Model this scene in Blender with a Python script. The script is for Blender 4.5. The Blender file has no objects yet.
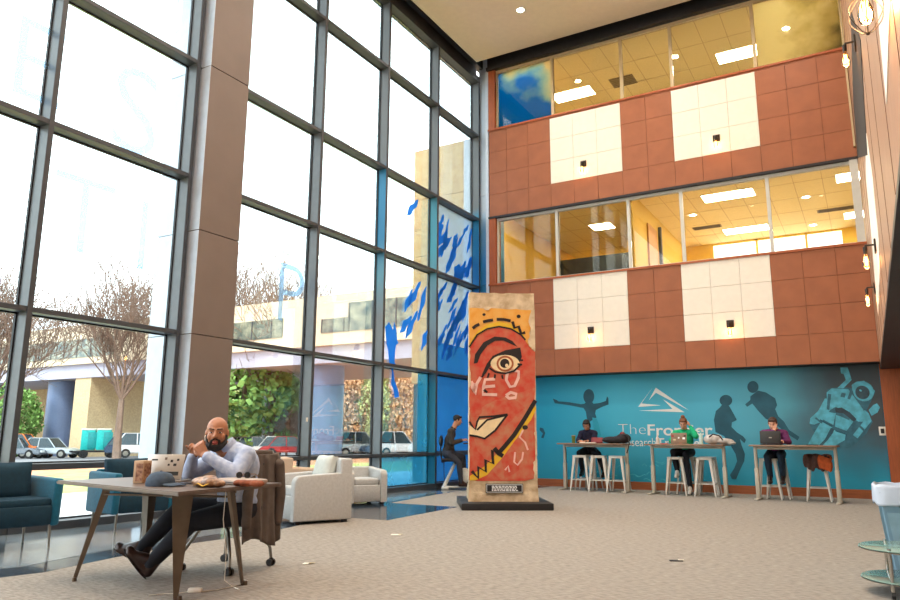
import bpy, bmesh, math, random
from mathutils import Vector, Matrix, Quaternion
random.seed(7)
SC = bpy.context.scene
C = SC.collection
PI = math.pi
V = Vector

# ------------------------------------------------------------------ camera
FPX = 714.94
YAW, PIT, ROL = 0.5270999, 0.1904223, 0.0051674
CAM = V((8.7, -16.0454, 1.1224))
_F = V((-math.sin(YAW)*math.cos(PIT), math.cos(YAW)*math.cos(PIT), math.sin(PIT)))
_R0 = V((math.cos(YAW), math.sin(YAW), 0)); _U0 = _R0.cross(_F)
_c, _s = math.cos(ROL), math.sin(ROL)
_R = _R0*_c + _U0*_s
_U = -_R0*_s + _U0*_c
cd = bpy.data.cameras.new('camera'); cam = bpy.data.objects.new('camera', cd); C.objects.link(cam)
M = Matrix((( _R.x, _U.x, -_F.x, CAM.x), (_R.y, _U.y, -_F.y, CAM.y), (_R.z, _U.z, -_F.z, CAM.z), (0, 0, 0, 1)))
cam.matrix_world = M
cd.sensor_width = 36; cd.lens = FPX*36/900; cd.clip_end = 600; cd.clip_start = 0.05
SC.camera = cam

def ray(u, v): return _F + _R*((u-450)/FPX) + _U*((300-v)/FPX)
def on_x(u, v, x=0): d = ray(u, v); return CAM + d*((x-CAM.x)/d.x)
def on_y(u, v, y=0): d = ray(u, v); return CAM + d*((y-CAM.y)/d.y)
def on_z(u, v, z=0): d = ray(u, v); return CAM + d*((z-CAM.z)/d.z)
def at_d(u, v, w): return CAM + ray(u, v)*w

# ------------------------------------------------------------------ materials
def lin(c):
    r = []
    for x in c:
        x = x/255.0
        r.append(x/12.92 if x <= .04045 else ((x+.055)/1.055)**2.4)
    return (r[0], r[1], r[2], 1)
MATS = {}
def mat(name, rgb, rough=.6, metal=0, var=.12, scale=8, bump=0, bscale=60, stretch=(1, 1, 1), spec=.5, rgb2=None, emit=0, sheen=0, detail=4, coord='Object'):
    if name in MATS: return MATS[name]
    m = bpy.data.materials.new(name); m.use_nodes = True
    nt = m.node_tree; N = nt.nodes; L = nt.links
    b = N['Principled BSDF']
    b.inputs['Roughness'].default_value = rough; b.inputs['Metallic'].default_value = metal
    b.inputs['Specular IOR Level'].default_value = spec
    tc = N.new('ShaderNodeTexCoord'); mp = N.new('ShaderNodeMapping'); mp.inputs['Scale'].default_value = stretch
    L.new(tc.outputs[coord], mp.inputs['Vector'])
    no = N.new('ShaderNodeTexNoise'); no.inputs['Scale'].default_value = scale; no.inputs['Detail'].default_value = detail
    L.new(mp.outputs[0], no.inputs['Vector'])
    mx = N.new('ShaderNodeMix'); mx.data_type = 'RGBA'
    c = lin(rgb)
    if rgb2: c2 = lin(rgb2); lo = c
    else:
        lo = tuple(x*(1-var) for x in c[:3])+(1,); c2 = tuple(min(1, x*(1+var)) for x in c[:3])+(1,)
    mx.inputs[6].default_value = lo; mx.inputs[7].default_value = c2
    rp = N.new('ShaderNodeValToRGB'); rp.color_ramp.elements[0].position = .35; rp.color_ramp.elements[1].position = .65
    L.new(no.outputs['Fac'], rp.inputs[0]); L.new(rp.outputs[0], mx.inputs[0])
    L.new(mx.outputs[2], b.inputs['Base Color'])
    if bump:
        n2 = N.new('ShaderNodeTexNoise'); n2.inputs['Scale'].default_value = bscale; n2.inputs['Detail'].default_value = 3
        L.new(mp.outputs[0], n2.inputs['Vector'])
        bp = N.new('ShaderNodeBump'); bp.inputs['Strength'].default_value = bump; bp.inputs['Distance'].default_value = .01
        L.new(n2.outputs['Fac'], bp.inputs['Height']); L.new(bp.outputs[0], b.inputs['Normal'])
    if emit:
        L.new(mx.outputs[2], b.inputs['Emission Color']); b.inputs['Emission Strength'].default_value = emit
    if sheen: b.inputs['Sheen Weight'].default_value = sheen
    MATS[name] = m; return m
def glass(name, tint=(235, 245, 245), refl=.08, dens=0.0, mask=False):
    """window glass: mostly transparent with a fresnel reflection"""
    if name in MATS: return MATS[name]
    m = bpy.data.materials.new(name); m.use_nodes = True
    nt = m.node_tree; N = nt.nodes; L = nt.links; N.clear()
    o = N.new('ShaderNodeOutputMaterial'); t = N.new('ShaderNodeBsdfTransparent'); g = N.new('ShaderNodeBsdfGlossy')
    t.inputs[0].default_value = lin(tint); g.inputs[0].default_value = (1, 1, 1, 1); g.inputs['Roughness'].default_value = .01
    fr = N.new('ShaderNodeFresnel'); fr.inputs['IOR'].default_value = 1.35
    mt = N.new('ShaderNodeMath'); mt.operation = 'MULTIPLY'; mt.inputs[1].default_value = refl*10
    L.new(fr.outputs[0], mt.inputs[0]); mt.use_clamp = True
    mx = N.new('ShaderNodeMixShader'); L.new(mt.outputs[0], mx.inputs[0]); L.new(t.outputs[0], mx.inputs[1]); L.new(g.outputs[0], mx.inputs[2])
    L.new(mx.outputs[0], o.inputs[0]); MATS[name] = m; return m
def film(name, rgb, opac=.6, rough=.5):
    """translucent vinyl film"""
    if name in MATS: return MATS[name]
    m = bpy.data.materials.new(name); m.use_nodes = True
    nt = m.node_tree; N = nt.nodes; L = nt.links; N.clear()
    o = N.new('ShaderNodeOutputMaterial'); t = N.new('ShaderNodeBsdfTransparent')
    d = N.new('ShaderNodeBsdfDiffuse'); tr = N.new('ShaderNodeBsdfTranslucent'); a = N.new('ShaderNodeMixShader'); a.inputs[0].default_value = .5
    tc = N.new('ShaderNodeTexCoord'); no = N.new('ShaderNodeTexNoise'); no.inputs['Scale'].default_value = 1.2; no.inputs['Detail'].default_value = 3
    L.new(tc.outputs['Object'], no.inputs['Vector'])
    mm = N.new('ShaderNodeMix'); mm.data_type = 'RGBA'; c = lin(rgb); mm.inputs[6].default_value = tuple(x*.75 for x in c[:3])+(1,); mm.inputs[7].default_value = c
    L.new(no.outputs['Fac'], mm.inputs[0])
    for q in (d, tr): L.new(mm.outputs[2], q.inputs[0])
    t.inputs[0].default_value = tuple(.35+.65*x for x in c[:3])+(1,)
    L.new(d.outputs[0], a.inputs[1]); L.new(tr.outputs[0], a.inputs[2])
    mx = N.new('ShaderNodeMixShader'); mx.inputs[0].default_value = opac
    L.new(t.outputs[0], mx.inputs[1]); L.new(a.outputs[0], mx.inputs[2]); L.new(mx.outputs[0], o.inputs[0]); MATS[name] = m; return m
def emis(name, rgb, st):
    if name in MATS: return MATS[name]
    m = bpy.data.materials.new(name); m.use_nodes = True; N = m.node_tree.nodes; N.clear()
    o = N.new('ShaderNodeOutputMaterial'); e = N.new('ShaderNodeEmission'); e.inputs[0].default_value = lin(rgb); e.inputs[1].default_value = st
    m.node_tree.links.new(e.outputs[0], o.inputs[0]); MATS[name] = m; return m

# ------------------------------------------------------------------ mesh building
class MB:
    def __init__(s): s.bm = bmesh.new(); s.mi = 0; s.mats = []
    def _fin(s, verts, mtx=None):
        if mtx is not None:
            for v in verts: v.co = mtx @ v.co
        for v in verts:
            for f in v.link_faces: f.material_index = s.mi
        return verts
    def _copy(s, tb, m):
        mp = {v: s.bm.verts.new(m @ v.co) for v in tb.verts}
        for f in tb.faces:
            g = s.bm.faces.new([mp[v] for v in f.verts]); g.material_index = s.mi
        return list(mp.values())
    def box(s, c, d, bev=0, rot=None, seg=2):
        m = Matrix.Translation(V(c))
        if rot is not None: m = m @ (rot if isinstance(rot, Matrix) else Matrix.Rotation(rot, 4, 'Z'))
        tb = bmesh.new(); r = bmesh.ops.create_cube(tb, size=1)['verts']
        for v in r: v.co = V((v.co.x*d[0], v.co.y*d[1], v.co.z*d[2]))
        if bev: bmesh.ops.bevel(tb, geom=tb.edges[:], offset=min(bev, min(d)*.49), segments=seg, affect='EDGES', profile=.5, clamp_overlap=True)
        o = s._copy(tb, m); tb.free(); return o
    def bb(s, x0, x1, y0, y1, z0, z1, bev=0): return s.box(((x0+x1)/2, (y0+y1)/2, (z0+z1)/2), (abs(x1-x0), abs(y1-y0), abs(z1-z0)), bev)
    def tube(s, p, q, r0, r1=None, n=12, cap=True):
        p = V(p); q = V(q); r1 = r0 if r1 is None else r1
        d = q-p
        if d.length < 1e-6: return []
        x = d.orthogonal().normalized(); y = d.normalized().cross(x)
        cs = [(math.cos(2*PI*i/n), math.sin(2*PI*i/n)) for i in range(n)]
        A = [s.bm.verts.new(p+(x*c+y*k)*max(r0, 1e-4)) for c, k in cs]; B = [s.bm.verts.new(q+(x*c+y*k)*max(r1, 1e-4)) for c, k in cs]
        fs = [s.bm.faces.new((A[i], A[(i+1) % n], B[(i+1) % n], B[i])) for i in range(n)]
        if cap: fs.append(s.bm.faces.new(A[::-1])); fs.append(s.bm.faces.new(B))
        for f in fs: f.material_index = s.mi
        return A+B
    def ell(s, c, r, rot=None, n=16):
        if isinstance(r, (int, float)): r = (r, r, r)
        k = max(6, n*2//3); c = V(c); R3_ = rot.to_3x3() if rot is not None else Matrix.Identity(3)
        P = lambda x, y, z: s.bm.verts.new(c+R3_ @ V((x*r[0], y*r[1], z*r[2])))
        top = P(0, 0, 1); bot = P(0, 0, -1)
        rings = [[P(math.sin(PI*j/k)*math.cos(2*PI*i/n), math.sin(PI*j/k)*math.sin(2*PI*i/n), math.cos(PI*j/k)) for i in range(n)] for j in range(1, k)]
        fs = []
        for i in range(n):
            fs.append(s.bm.faces.new((top, rings[0][i], rings[0][(i+1) % n]))); fs.append(s.bm.faces.new((bot, rings[-1][(i+1) % n], rings[-1][i])))
            for a, b in zip(rings, rings[1:]): fs.append(s.bm.faces.new((a[i], b[i], b[(i+1) % n], a[(i+1) % n])))
        for f in fs: f.material_index = s.mi
        return [top, bot]+[v for q in rings for v in q]
    def cap(s, p, q, r0, r1=None, n=12):
        r1 = r0 if r1 is None else r1
        s.tube(p, q, r0, r1, n); s.ell(p, r0, n=n); s.ell(q, r1, n=n)
    def path(s, pts, r, n=8):
        for a, b in zip(pts, pts[1:]): s.tube(a, b, r, r, n)
        for a in pts[1:-1]: s.ell(a, r, n=n)
    def prism(s, pts, d):
        """closed 3D polygon extruded along vector d"""
        d = V(d)
        a = [s.bm.verts.new(V(p)) for p in pts]; b = [s.bm.verts.new(V(p)+d) for p in pts]
        n = len(a); fs = []
        try:
            fs.append(s.bm.faces.new(a)); fs.append(s.bm.faces.new(b[::-1]))
        except ValueError: pass
        for i in range(n): fs.append(s.bm.faces.new((a[i], b[i], b[(i+1) % n], a[(i+1) % n])))
        for f in fs: f.material_index = s.mi
        bmesh.ops.recalc_face_normals(s.bm, faces=fs)
        return a+b
    def lathe(s, prof, c=(0, 0, 0), n=24, mtx=None):
        rings = []
        for r, z in prof:
            rings.append([s.bm.verts.new((c[0]+max(r, 1e-4)*math.cos(2*PI*i/n), c[1]+max(r, 1e-4)*math.sin(2*PI*i/n), c[2]+z)) for i in range(n)])
        fs = []
        for a, b in zip(rings, rings[1:]):
            for i in range(n): fs.append(s.bm.faces.new((a[i], a[(i+1) % n], b[(i+1) % n], b[i])))
        fs.append(s.bm.faces.new(rings[0][::-1])); fs.append(s.bm.faces.new(rings[-1]))
        for f in fs: f.material_index = s.mi
        vs = [v for r in rings for v in r]
        if mtx is not None:
            for v in vs: v.co = mtx @ v.co
        if len(s.bm.faces) < 3000: bmesh.ops.recalc_face_normals(s.bm, faces=fs)
        return vs
    def grid(s, f, nu, nv):
        g = [[s.bm.verts.new(V(f(i/nu, j/nv))) for j in range(nv+1)] for i in range(nu+1)]
        for i in range(nu):
            for j in range(nv): s.bm.faces.new((g[i][j], g[i+1][j], g[i+1][j+1], g[i][j+1])).material_index = s.mi
    def ribbon(s, pts, w, d):
        """stroke of width w through 3D pts, extruded by vector d"""
        pts = [V(p) for p in pts]; d = V(d); n = d.normalized()
        L = []; R = []
        k = len(pts)
        for i, p in enumerate(pts):
            t = (pts[min(i+1, k-1)]-pts[max(i-1, 0)])
            if t.length < 1e-9: continue
            sd = t.normalized().cross(n)*(w/2)
            L.append(p+sd); R.append(p-sd)
        s.prism(L+R[::-1], d)
    def obj(s, name, mt, parent=None, smooth=True, ang=40):
        me = bpy.data.meshes.new(name)
        if smooth:
            for f in s.bm.faces: f.smooth = True
        s.bm.normal_update()
        s.bm.to_mesh(me); s.bm.free()
        if smooth:
            try: me.set_sharp_from_angle(angle=math.radians(ang))
            except Exception: pass
        for m in (mt if isinstance(mt, (list, tuple)) else [mt]): me.materials.append(m)
        o = bpy.data.objects.new(name, me); C.objects.link(o)
        if parent: o.parent = parent
        return o
def tag(o, label=None, cat=None, group=None, kind=None):
    if label: o['label'] = label
    if cat: o['category'] = cat
    if group: o['group'] = group
    if kind: o['kind'] = kind
    return o
def thing(name, label, cat, loc=(0, 0, 0), rz=0, group=None):
    o = bpy.data.objects.new(name, None); C.objects.link(o); o.empty_display_size = .1
    o.location = loc; o.rotation_euler = (0, 0, rz)
    return tag(o, label, cat, group)
def struct(mb, name, m, parent=None, smooth=False):
    o = mb.obj(name, m, parent, smooth=smooth)
    if parent is None: o['kind'] = 'structure'
    return o
def dup(root, loc, rz, label, group=None):
    def cp(o, par):
        c = o.copy(); C.objects.link(c)
        if par: c.parent = par
        for ch in [k for k in C.objects if k.parent == o]: cp(ch, c)
        return c
    r = cp(root, None); r.location = loc; r.rotation_euler = (0, 0, rz); r['label'] = label
    if group: r['group'] = group
    return r
def remesh(mb, name, mt, parent, vox=.008, smooth=4, fac=.5):
    o = mb.obj(name+'_src', mt, None)
    md = o.modifiers.new('r', 'REMESH'); md.mode = 'VOXEL'; md.voxel_size = vox; md.use_smooth_shade = True
    if smooth:
        ms = o.modifiers.new('s', 'SMOOTH'); ms.factor = fac; ms.iterations = smooth
    bpy.context.view_layer.update()
    dg = bpy.context.evaluated_depsgraph_get()
    me = bpy.data.meshes.new_from_object(o.evaluated_get(dg)); me.name = name
    bpy.data.objects.remove(o)
    for p in me.polygons: p.use_smooth = True
    if not me.materials: me.materials.append(mt if not isinstance(mt, (list, tuple)) else mt[0])
    n = bpy.data.objects.new(name, me); C.objects.link(n); n.parent = parent
    return n
def text(name, body, size, mtx, mt, parent, off=0, ext=.002, label=None):
    cu = bpy.data.curves.new(name, 'FONT'); cu.body = body; cu.size = size; cu.extrude = ext; cu.offset = off; cu.resolution_u = 4
    t = bpy.data.objects.new(name, cu); C.objects.link(t)
    bpy.context.view_layer.update()
    me = bpy.data.meshes.new_from_object(t.evaluated_get(bpy.context.evaluated_depsgraph_get()))
    bpy.data.objects.remove(t); me.materials.clear(); me.materials.append(mt)
    o = bpy.data.objects.new(name, me); C.objects.link(o)
    me.transform(mtx)
    if parent: o.parent = parent
    if label: o['label'] = label
    return o
# ================================================================== SETTING
ZC = 11.163; YM = 0.45      # ceiling height, plane of the mural wall
m_carpet = mat('carpet', (167, 159, 149), .95, var=.16, scale=5, bump=.5, bscale=140, stretch=(1, 3, 1), rgb2=(136, 129, 121))
nt = m_carpet.node_tree; mp_ = [n for n in nt.nodes if n.type == 'MAPPING'][0]; mp_.inputs['Scale'].default_value = (3, 9, 1)
m_ceil = mat('ceiling_paint', (240, 226, 204), .9, var=.02)
m_red = mat('terracotta_panel', (156, 92, 58), .55, var=.08, scale=3, bump=.05, bscale=90)
m_white = mat('white_panel', (240, 232, 218), .6, var=.02)
m_back = mat('panel_backing', (110, 62, 42), .9)
m_dark = mat('dark_metal', (40, 40, 44), .5, metal=.3)
m_mull = mat('grey_aluminium', (108, 112, 116), .45, metal=.35, var=.05)
m_mulld = mat('dark_grey_aluminium', (76, 80, 86), .45, metal=.3, var=.05)
m_tan = mat('tan_frame', (196, 178, 140), .5, var=.05)
m_lf = mat('pale_frame', (206, 206, 198), .45, var=.03)
m_wood = mat('wood_veneer', (168, 126, 98), .5, var=.18, scale=3, stretch=(14, 14, .6), rgb2=(150, 110, 84))
m_wood2 = mat('wood_baseboard', (150, 84, 46), .5, var=.15, scale=4, stretch=(1, 1, 10))
m_woodx = mat('wood_orange', (170, 88, 46), .5, var=.12, scale=4, stretch=(10, 10, 1))
m_plas = mat('grey_cladding', (126, 114, 108), .5, metal=.15, var=.04, scale=2)
m_clad = mat('pale_and_skylit_cladding', (200, 210, 224), .45, metal=.15, var=.04)
m_glass = glass('window_glass', (238, 246, 246), .05)
m_glass2 = glass('interior_glass', (240, 236, 226), .13)
m_sub = mat('concrete_slab', (150, 150, 148), .9)

b = MB(); b.bb(-.27, 14, -24, YM+.4, -.3, 0); struct(b, 'floor', m_carpet)
# polished tile zone by the glazing, its edge zigzags
m_tile = mat('polished_tile', (128, 142, 152), .12, var=.06, scale=2, spec=.7)
m_tiled = mat('dark_polished_tile', (62, 72, 84), .10, var=.1, scale=2, spec=.8)
edge = [(2.35, -13.4), (2.60, -12.30), (2.42, -11.5), (2.30, -10.5), (2.35, -9.6), (2.10, -8.3), (2.05, -7.62), (2.80, -7.60), (2.66, -5.40), (1.31, -5.39), (1.0, -3.4), (.9, -2.3), (1.9, -1.0), (2.0, .3)]
def tilepoly(off, z, name, m, pts=None):
    mb = MB(); P = pts or ([(x-off, y) for x, y in edge])
    poly = [(-.02, P[0][1])] + P + [(-.02, P[-1][1])] if pts is None else pts
    mb.prism([(x, y, z) for x, y in poly], (0, 0, .002)); return struct(mb, name, m)
tilepoly(0, 0.0, 'floor', m_tiled)
b = MB(); pl = [(0.0, -13.3), (1.9, -13.1), (2.2, -12.25), (2.0, -11.4), (1.95, -10.5), (1.98, -9.6), (1.7, -8.3), (1.5, -7.7), (0.0, -7.6)]
b.prism([(x, y, .002) for x, y in pl], (0, 0, .002)); struct(b, 'floor', m_tile)
b = MB(); pl = [(0.0, -5.2), (1.15, -5.2), (.85, -3.3), (.75, -2.6), (0, -2.5)]
b.prism([(x, y, .002) for x, y in pl], (0, 0, .002)); struct(b, 'floor', m_tile)

# ceiling with a dark pocket round two sides
b = MB(); b.bb(.3, 14, -24, -.25, ZC, ZC+.1); struct(b, 'ceiling', m_ceil)
b = MB(); b.bb(-.4, .3, -24, 6, ZC+.55, ZC+.65); b.bb(.3, 14, -.25, 6, ZC+.55, ZC+.65); b.bb(.3, .34, -24, -.25, ZC+.02, ZC+.55); b.bb(.3, 14, -.28, -.25, ZC+.02, ZC+.55)
b.bb(-.4, 14, -24, 14, ZC+.66, ZC+.8)
struct(b, 'ceiling', m_dark)
# dark bulkhead over the third floor glazing and over the window wall
b = MB(); b.bb(.5, 9.0, .0, .25, 10.98, ZC+.55); b.bb(.5, 9.0, -.08, 0, 10.93, 11.02); struct(b, 'trim_1', m_dark)
b = MB(); b.bb(-.3, .02, -24, .5, 10.95, 11.12); b.bb(-.3, -.1, -24, .5, 11.12, ZC+.55); b.bb(-.02, .1, -24, .5, 11.36, ZC+.55); struct(b, 'trim_2', m_mulld)

# ---- back wall of panels
def band(z0, z1, rows, white, name):
    mb = MB(); mb.mi = 0; mb.bb(.52, 8.95, .03, .3, z0, z1)
    xs = [.55] + [1.06+.61*k for k in range(13)] + [8.95]
    xs = [x for i, x in enumerate(xs) if i == 0 or x-xs[i-1] > .15]
    zs = rows
    for i in range(len(xs)-1):
        for j in range(len(zs)-1):
            xm = (xs[i]+xs[i+1])/2; zm = (zs[j]+zs[j+1])/2
            w = any(a < xm < c and d < zm < e for a, c, d, e in white)
            mb.mi = 2 if w else 1
            mb.box((xm, .012, zm), (xs[i+1]-xs[i]-.006, .036, zs[j+1]-zs[j]-.006), .002)
    return struct(mb, name, [m_back, m_red, m_white])
band(2.609, 4.964, [2.609, 3.22, 3.80, 4.38, 4.96], [(2.25, 4.12, 3.2, 5), (5.3, 7.2, 3.2, 5)], 'wall_back')
band(6.80, 9.203, [6.80, 7.40, 7.985, 8.57, 9.15, 9.2], [(2.25, 4.12, 7.39, 9.16), (5.3, 7.2, 7.39, 9.16)], 'wall_back')
b = MB(); b.bb(.52, 8.95, -.03, .14, 4.955, 5.0); b.bb(.52, 8.95, -.03, .14, 9.19, 9.235); struct(b, 'trim_3', m_woodx)
b = MB(); b.bb(.52, 8.95, -.02, .3, 6.745, 6.80); struct(b, 'trim_4', m_dark)
b = MB(); b.bb(8.79, 8.94, -.01, .05, 5.0, 6.745); struct(b, 'trim_98', m_lf)
# grey clad pier in the corner
b = MB()
for z0, z1 in ((0, 2.6), (2.61, 5.1), (5.11, 7.6), (7.61, 11.75)): b.bb(-.02, .53, .50, .9, z0, z1-.0, .004)
PIER = b
b = MB(); b.bb(.44, .52, .0, .5, 2.6, 10.95); struct(b, 'trim_5', m_clad)
b = MB(); b.bb(.53, .72, -.005, .3, 5.0, 6.745); b.bb(.53, .72, -.005, .3, 9.235, 10.95); struct(b, 'trim_6', m_woodx)
# mural wall, soffit above it, baseboard
b = MB(); b.bb(.5, 8.93, YM, YM+.3, 0, 2.7); struct(b, 'wall_back', mat('mural_wall_paint', (24, 120, 150), .7))
b = MB(); b.bb(.5, 14, 0.02, YM, 2.60, 2.63); struct(b, 'ceiling', m_dark)
b = MB(); b.bb(8.93, 14, YM-.02, YM+.3, 0, 2.7); struct(b, 'wall_back', m_woodx)
b = MB(); b.bb(.5, 8.92, YM-.03, YM, 0, .17, .004); struct(b, 'baseboard_back', m_wood2)
b = MB(); b.bb(8.99, 14, YM-.045, YM-.02, 0, .17, .004); struct(b, 'baseboard_back', m_wood2)

# ---- right wall (starts above the opening), with white spikes
WX = 8.95
b = MB(); b.bb(WX, WX+.25, -24, .3, 2.56, ZC+.6)
struct(b, 'wall_right', m_wood)
b = MB()
for y in (-1.4, -2.8, -4.2, -5.6, -7.0, -8.4, -9.8, -11.2, -12.6, -14): b.bb(WX-.003, WX, y-.003, y+.003, 2.56, ZC)
struct(b, 'trim_7', mat('wood_joint', (116, 80, 58), .7))
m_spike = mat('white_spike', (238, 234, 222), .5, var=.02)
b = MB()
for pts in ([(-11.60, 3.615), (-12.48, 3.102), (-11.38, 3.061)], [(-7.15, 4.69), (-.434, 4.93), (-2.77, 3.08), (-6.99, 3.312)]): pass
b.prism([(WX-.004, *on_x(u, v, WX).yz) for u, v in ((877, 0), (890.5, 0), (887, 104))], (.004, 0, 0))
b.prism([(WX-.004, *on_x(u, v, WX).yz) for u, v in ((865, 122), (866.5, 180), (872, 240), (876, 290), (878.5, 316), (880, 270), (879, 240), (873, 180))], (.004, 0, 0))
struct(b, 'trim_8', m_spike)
b = MB(); b.prism([(WX-.006, *on_x(u, v, WX).yz) for u, v in ((851, 10), (861, 40), (865, 110), (868, 155), (858, 158), (853.5, 100))], (.005, 0, 0)); struct(b, 'trim_9', mat('recess_shade_panel', (30, 22, 20), .9))  # flat dark panel painted to stand in for the shaded corner gap
b = MB(); b.bb(WX-.05, WX-.013, -.08, -.005, 7.0, 10.95); struct(b, 'trim_10', m_tan)
# corridor beyond the opening
b = MB(); b.bb(WX, 9.75, -24, YM, 2.50, 2.56); struct(b, 'ceiling', m_dark)
b = MB(); b.bb(9.85, 14, -24, YM, 2.50, 2.8); b.bb(9.75, 9.85, -24, YM, 2.2, 2.8); struct(b, 'ceiling', m_wood)
b = MB(); b.bb(13.8, 14, -24, YM, 0, 2.5); struct(b, 'wall_right', mat('plaster', (225, 215, 200), .8, var=.02))
b = MB(); b.bb(-.3, 14, -24.2, -24, 0, ZC+.6); struct(b, 'wall_front', MATS['plaster'])

# ---- window wall
MY = {-2: -15.55, -1: -13.37, 0: -11.197, 1: -9.017, 2: -6.021, 3: -3.846, 4: -1.683, 5: .495}   # right (far) face of each mullion
ROWZ = [('A', .79), ('B', 2.663), ('C', 5.086), ('D', 6.979), ('E', 9.385)]
TH = .065
def wrapmat(name, c_grey, stops):
    """aluminium wrapped with printed vinyl: blue ink follows world height"""
    m = bpy.data.materials.new(name); m.use_nodes = True; N = m.node_tree.nodes; L = m.node_tree.links; p = N['Principled BSDF']
    p.inputs['Roughness'].default_value = .45; p.inputs['Metallic'].default_value = .15
    g = N.new('ShaderNodeNewGeometry'); sp = N.new('ShaderNodeSeparateXYZ'); L.new(g.outputs['Position'], sp.inputs[0])
    mr = N.new('ShaderNodeMath'); mr.operation = 'DIVIDE'; mr.inputs[1].default_value = 12; L.new(sp.outputs['Z'], mr.inputs[0])
    no = N.new('ShaderNodeTexNoise'); no.inputs['Scale'].default_value = 1.5; L.new(g.outputs['Position'], no.inputs['Vector'])
    ad = N.new('ShaderNodeMath'); ad.operation = 'MULTIPLY_ADD'; ad.inputs[1].default_value = .04; L.new(no.outputs[0], ad.inputs[0]); L.new(mr.outputs[0], ad.inputs[2])
    r = N.new('ShaderNodeValToRGB'); L.new(ad.outputs[0], r.inputs[0]); cr = r.color_ramp
    while len(cr.elements) < len(stops): cr.elements.new(.5)
    for e, (z, c) in zip(cr.elements, stops): e.position = z/12+.02; e.color = lin(c)
    L.new(r.outputs[0], p.inputs['Base Color']); return m
G = (108, 112, 116)
wm3 = wrapmat('vinyl_wrap_3', G, [(0, (108, 118, 126)), (3.6, G), (4.6, (90, 140, 160)), (5.4, (40, 120, 165)), (6.9, (50, 128, 170)), (7.0, G), (11, G)])
wm4 = wrapmat('vinyl_wrap_4', G, [(0, (40, 128, 150)), (2.4, (50, 120, 140)), (2.9, G), (4.6, (90, 130, 145)), (5.6, (60, 140, 160)), (6.85, (60, 130, 150)), (7.0, G), (11, G)])
wm5 = wrapmat('vinyl_wrap_5', G, [(0, (20, 90, 160)), (3, (30, 110, 190)), (5.3, (20, 110, 175)), (6.9, (40, 130, 165)), (7.3, G), (9, G), (11, G)])
struct(PIER, 'wall_left', wrapmat('pier_wrap', G, [(0, (20, 110, 190)), (3, (40, 130, 200)), (5.6, (50, 140, 190)), (6.6, (110, 160, 190)), (7.2, (190, 198, 208)), (9, (190, 198, 208)), (11, (190, 198, 208))]))
k = 11
for i, y in MY.items():
    b = MB(); b.bb(-.26, 0, y-TH, y, 0, 10.95, .003)
    struct(b, 'trim_%d' % k, {3: wm3, 4: wm4, 5: wm5}.get(i, m_mull)); k += 1
    b = MB(); b.bb(0.0, .012, y-TH-.002, y+.002, 0, 10.95, .003)
    struct(b, 'trim_%d' % k, m_mulld); k += 1
keys = sorted(MY)
zs = [0.0]+[z for _, z in ROWZ]+[10.95]
wn = 1
for a, c in zip(keys, keys[1:]):
    y0, y1 = MY[a], MY[c]-TH
    if a == 1: y0 = -8.17
    b = MB()
    for _, z in ROWZ: b.bb(-.24, 0.0, y0, y1, z-TH, z, .003)
    b.bb(-.26, .03, y0, y1, 0.0, .10, .003)
    struct(b, 'trim_%d' % k, m_mulld); k += 1
    for j in range(6):
        z0 = zs[j] if j else .10; z1 = zs[j+1]-(TH if j < 5 else 0)
        b = MB(); g = .018
        for q in ((y0, y0+g, z0, z1), (y1-g, y1, z0, z1), (y0+g, y1-g, z0, z0+g), (y0+g, y1-g, z1-g, z1)): b.bb(-.235, -.195, *q)
        w = struct(b, 'window_%d' % wn, m_dark); wn += 1
        b = MB(); b.bb(-.222, -.21, y0+g, y1-g, z0+g, z1-g); b.obj('pane', m_glass, w, smooth=False)
# the clad column standing in the glazing line
b = MB()
for z0, z1 in ((0, 2.60), (2.612, 4.185), (4.197, 6.875), (6.887, 9.56), (9.572, 11.7)):
    b.bb(-.75, .20, -8.97, -8.172, z0, z1, .004)
struct(b, 'wall_left', m_plas)
b = MB()
for z0, z1 in ((0, 2.60), (2.612, 4.185), (4.197, 6.875), (6.887, 9.56), (9.572, 11.7)):
    b.bb(-.752, .196, -8.978, -8.9705, z0, z1)
struct(b, 'trim_%d' % k, m_clad); k += 1  # pale sheet paints sky light onto the column's near side
b = MB(); b.bb(-.752, .1, -8.9705, -8.17, 0, .001); b.bm.clear()

# ---- upper glazing and the rooms behind
m_yel = mat('yellow_wall', (228, 190, 84), .8, var=.03)
m_yceil = mat('acoustic_tile', (238, 218, 160), .9, var=.03, scale=20)
m_room = mat('dark_reflection_wall', (52, 60, 62), .35)
m_cfl = mat('office_floor', (196, 192, 180), .9)
def room(z0, z1, yb, xs, wl):
    mb = MB(); mb.bb(.5, 12, .31, yb, z0-.2, z0-.02); struct(mb, 'floor', m_cfl)
    mb = MB(); mb.mi = 0; mb.bb(.5, 12, .31, yb, z1, z1+.15)
    mb.mi = 1
    x = .9
    while x < 11: mb.bb(x-.006, x+.006, .4, yb, z1-.004, z1); x += .61
    y = .9
    while y < yb: mb.bb(.5, 11.5, y-.006, y+.006, z1-.004, z1); y += .61 if False else 1.22
    struct(mb, 'ceiling', [m_yceil, mat('tile_grid', (190, 160, 110), .8)])
    mb = MB(); mb.bb(.35, .5, .95, yb, z0-.02, z1); struct(mb, 'wall_left', m_yel)
    mb = MB(); mb.bb(12, 12.1, .31, yb, z0-.02, z1); struct(mb, 'wall_right', m_yel)
Z2, Z3 = 4.6, 8.8
room(Z2, 7.15, 6.9, None, None); room(Z3, 11.35, 9.0, None, None)
m_day = m_glass
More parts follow.
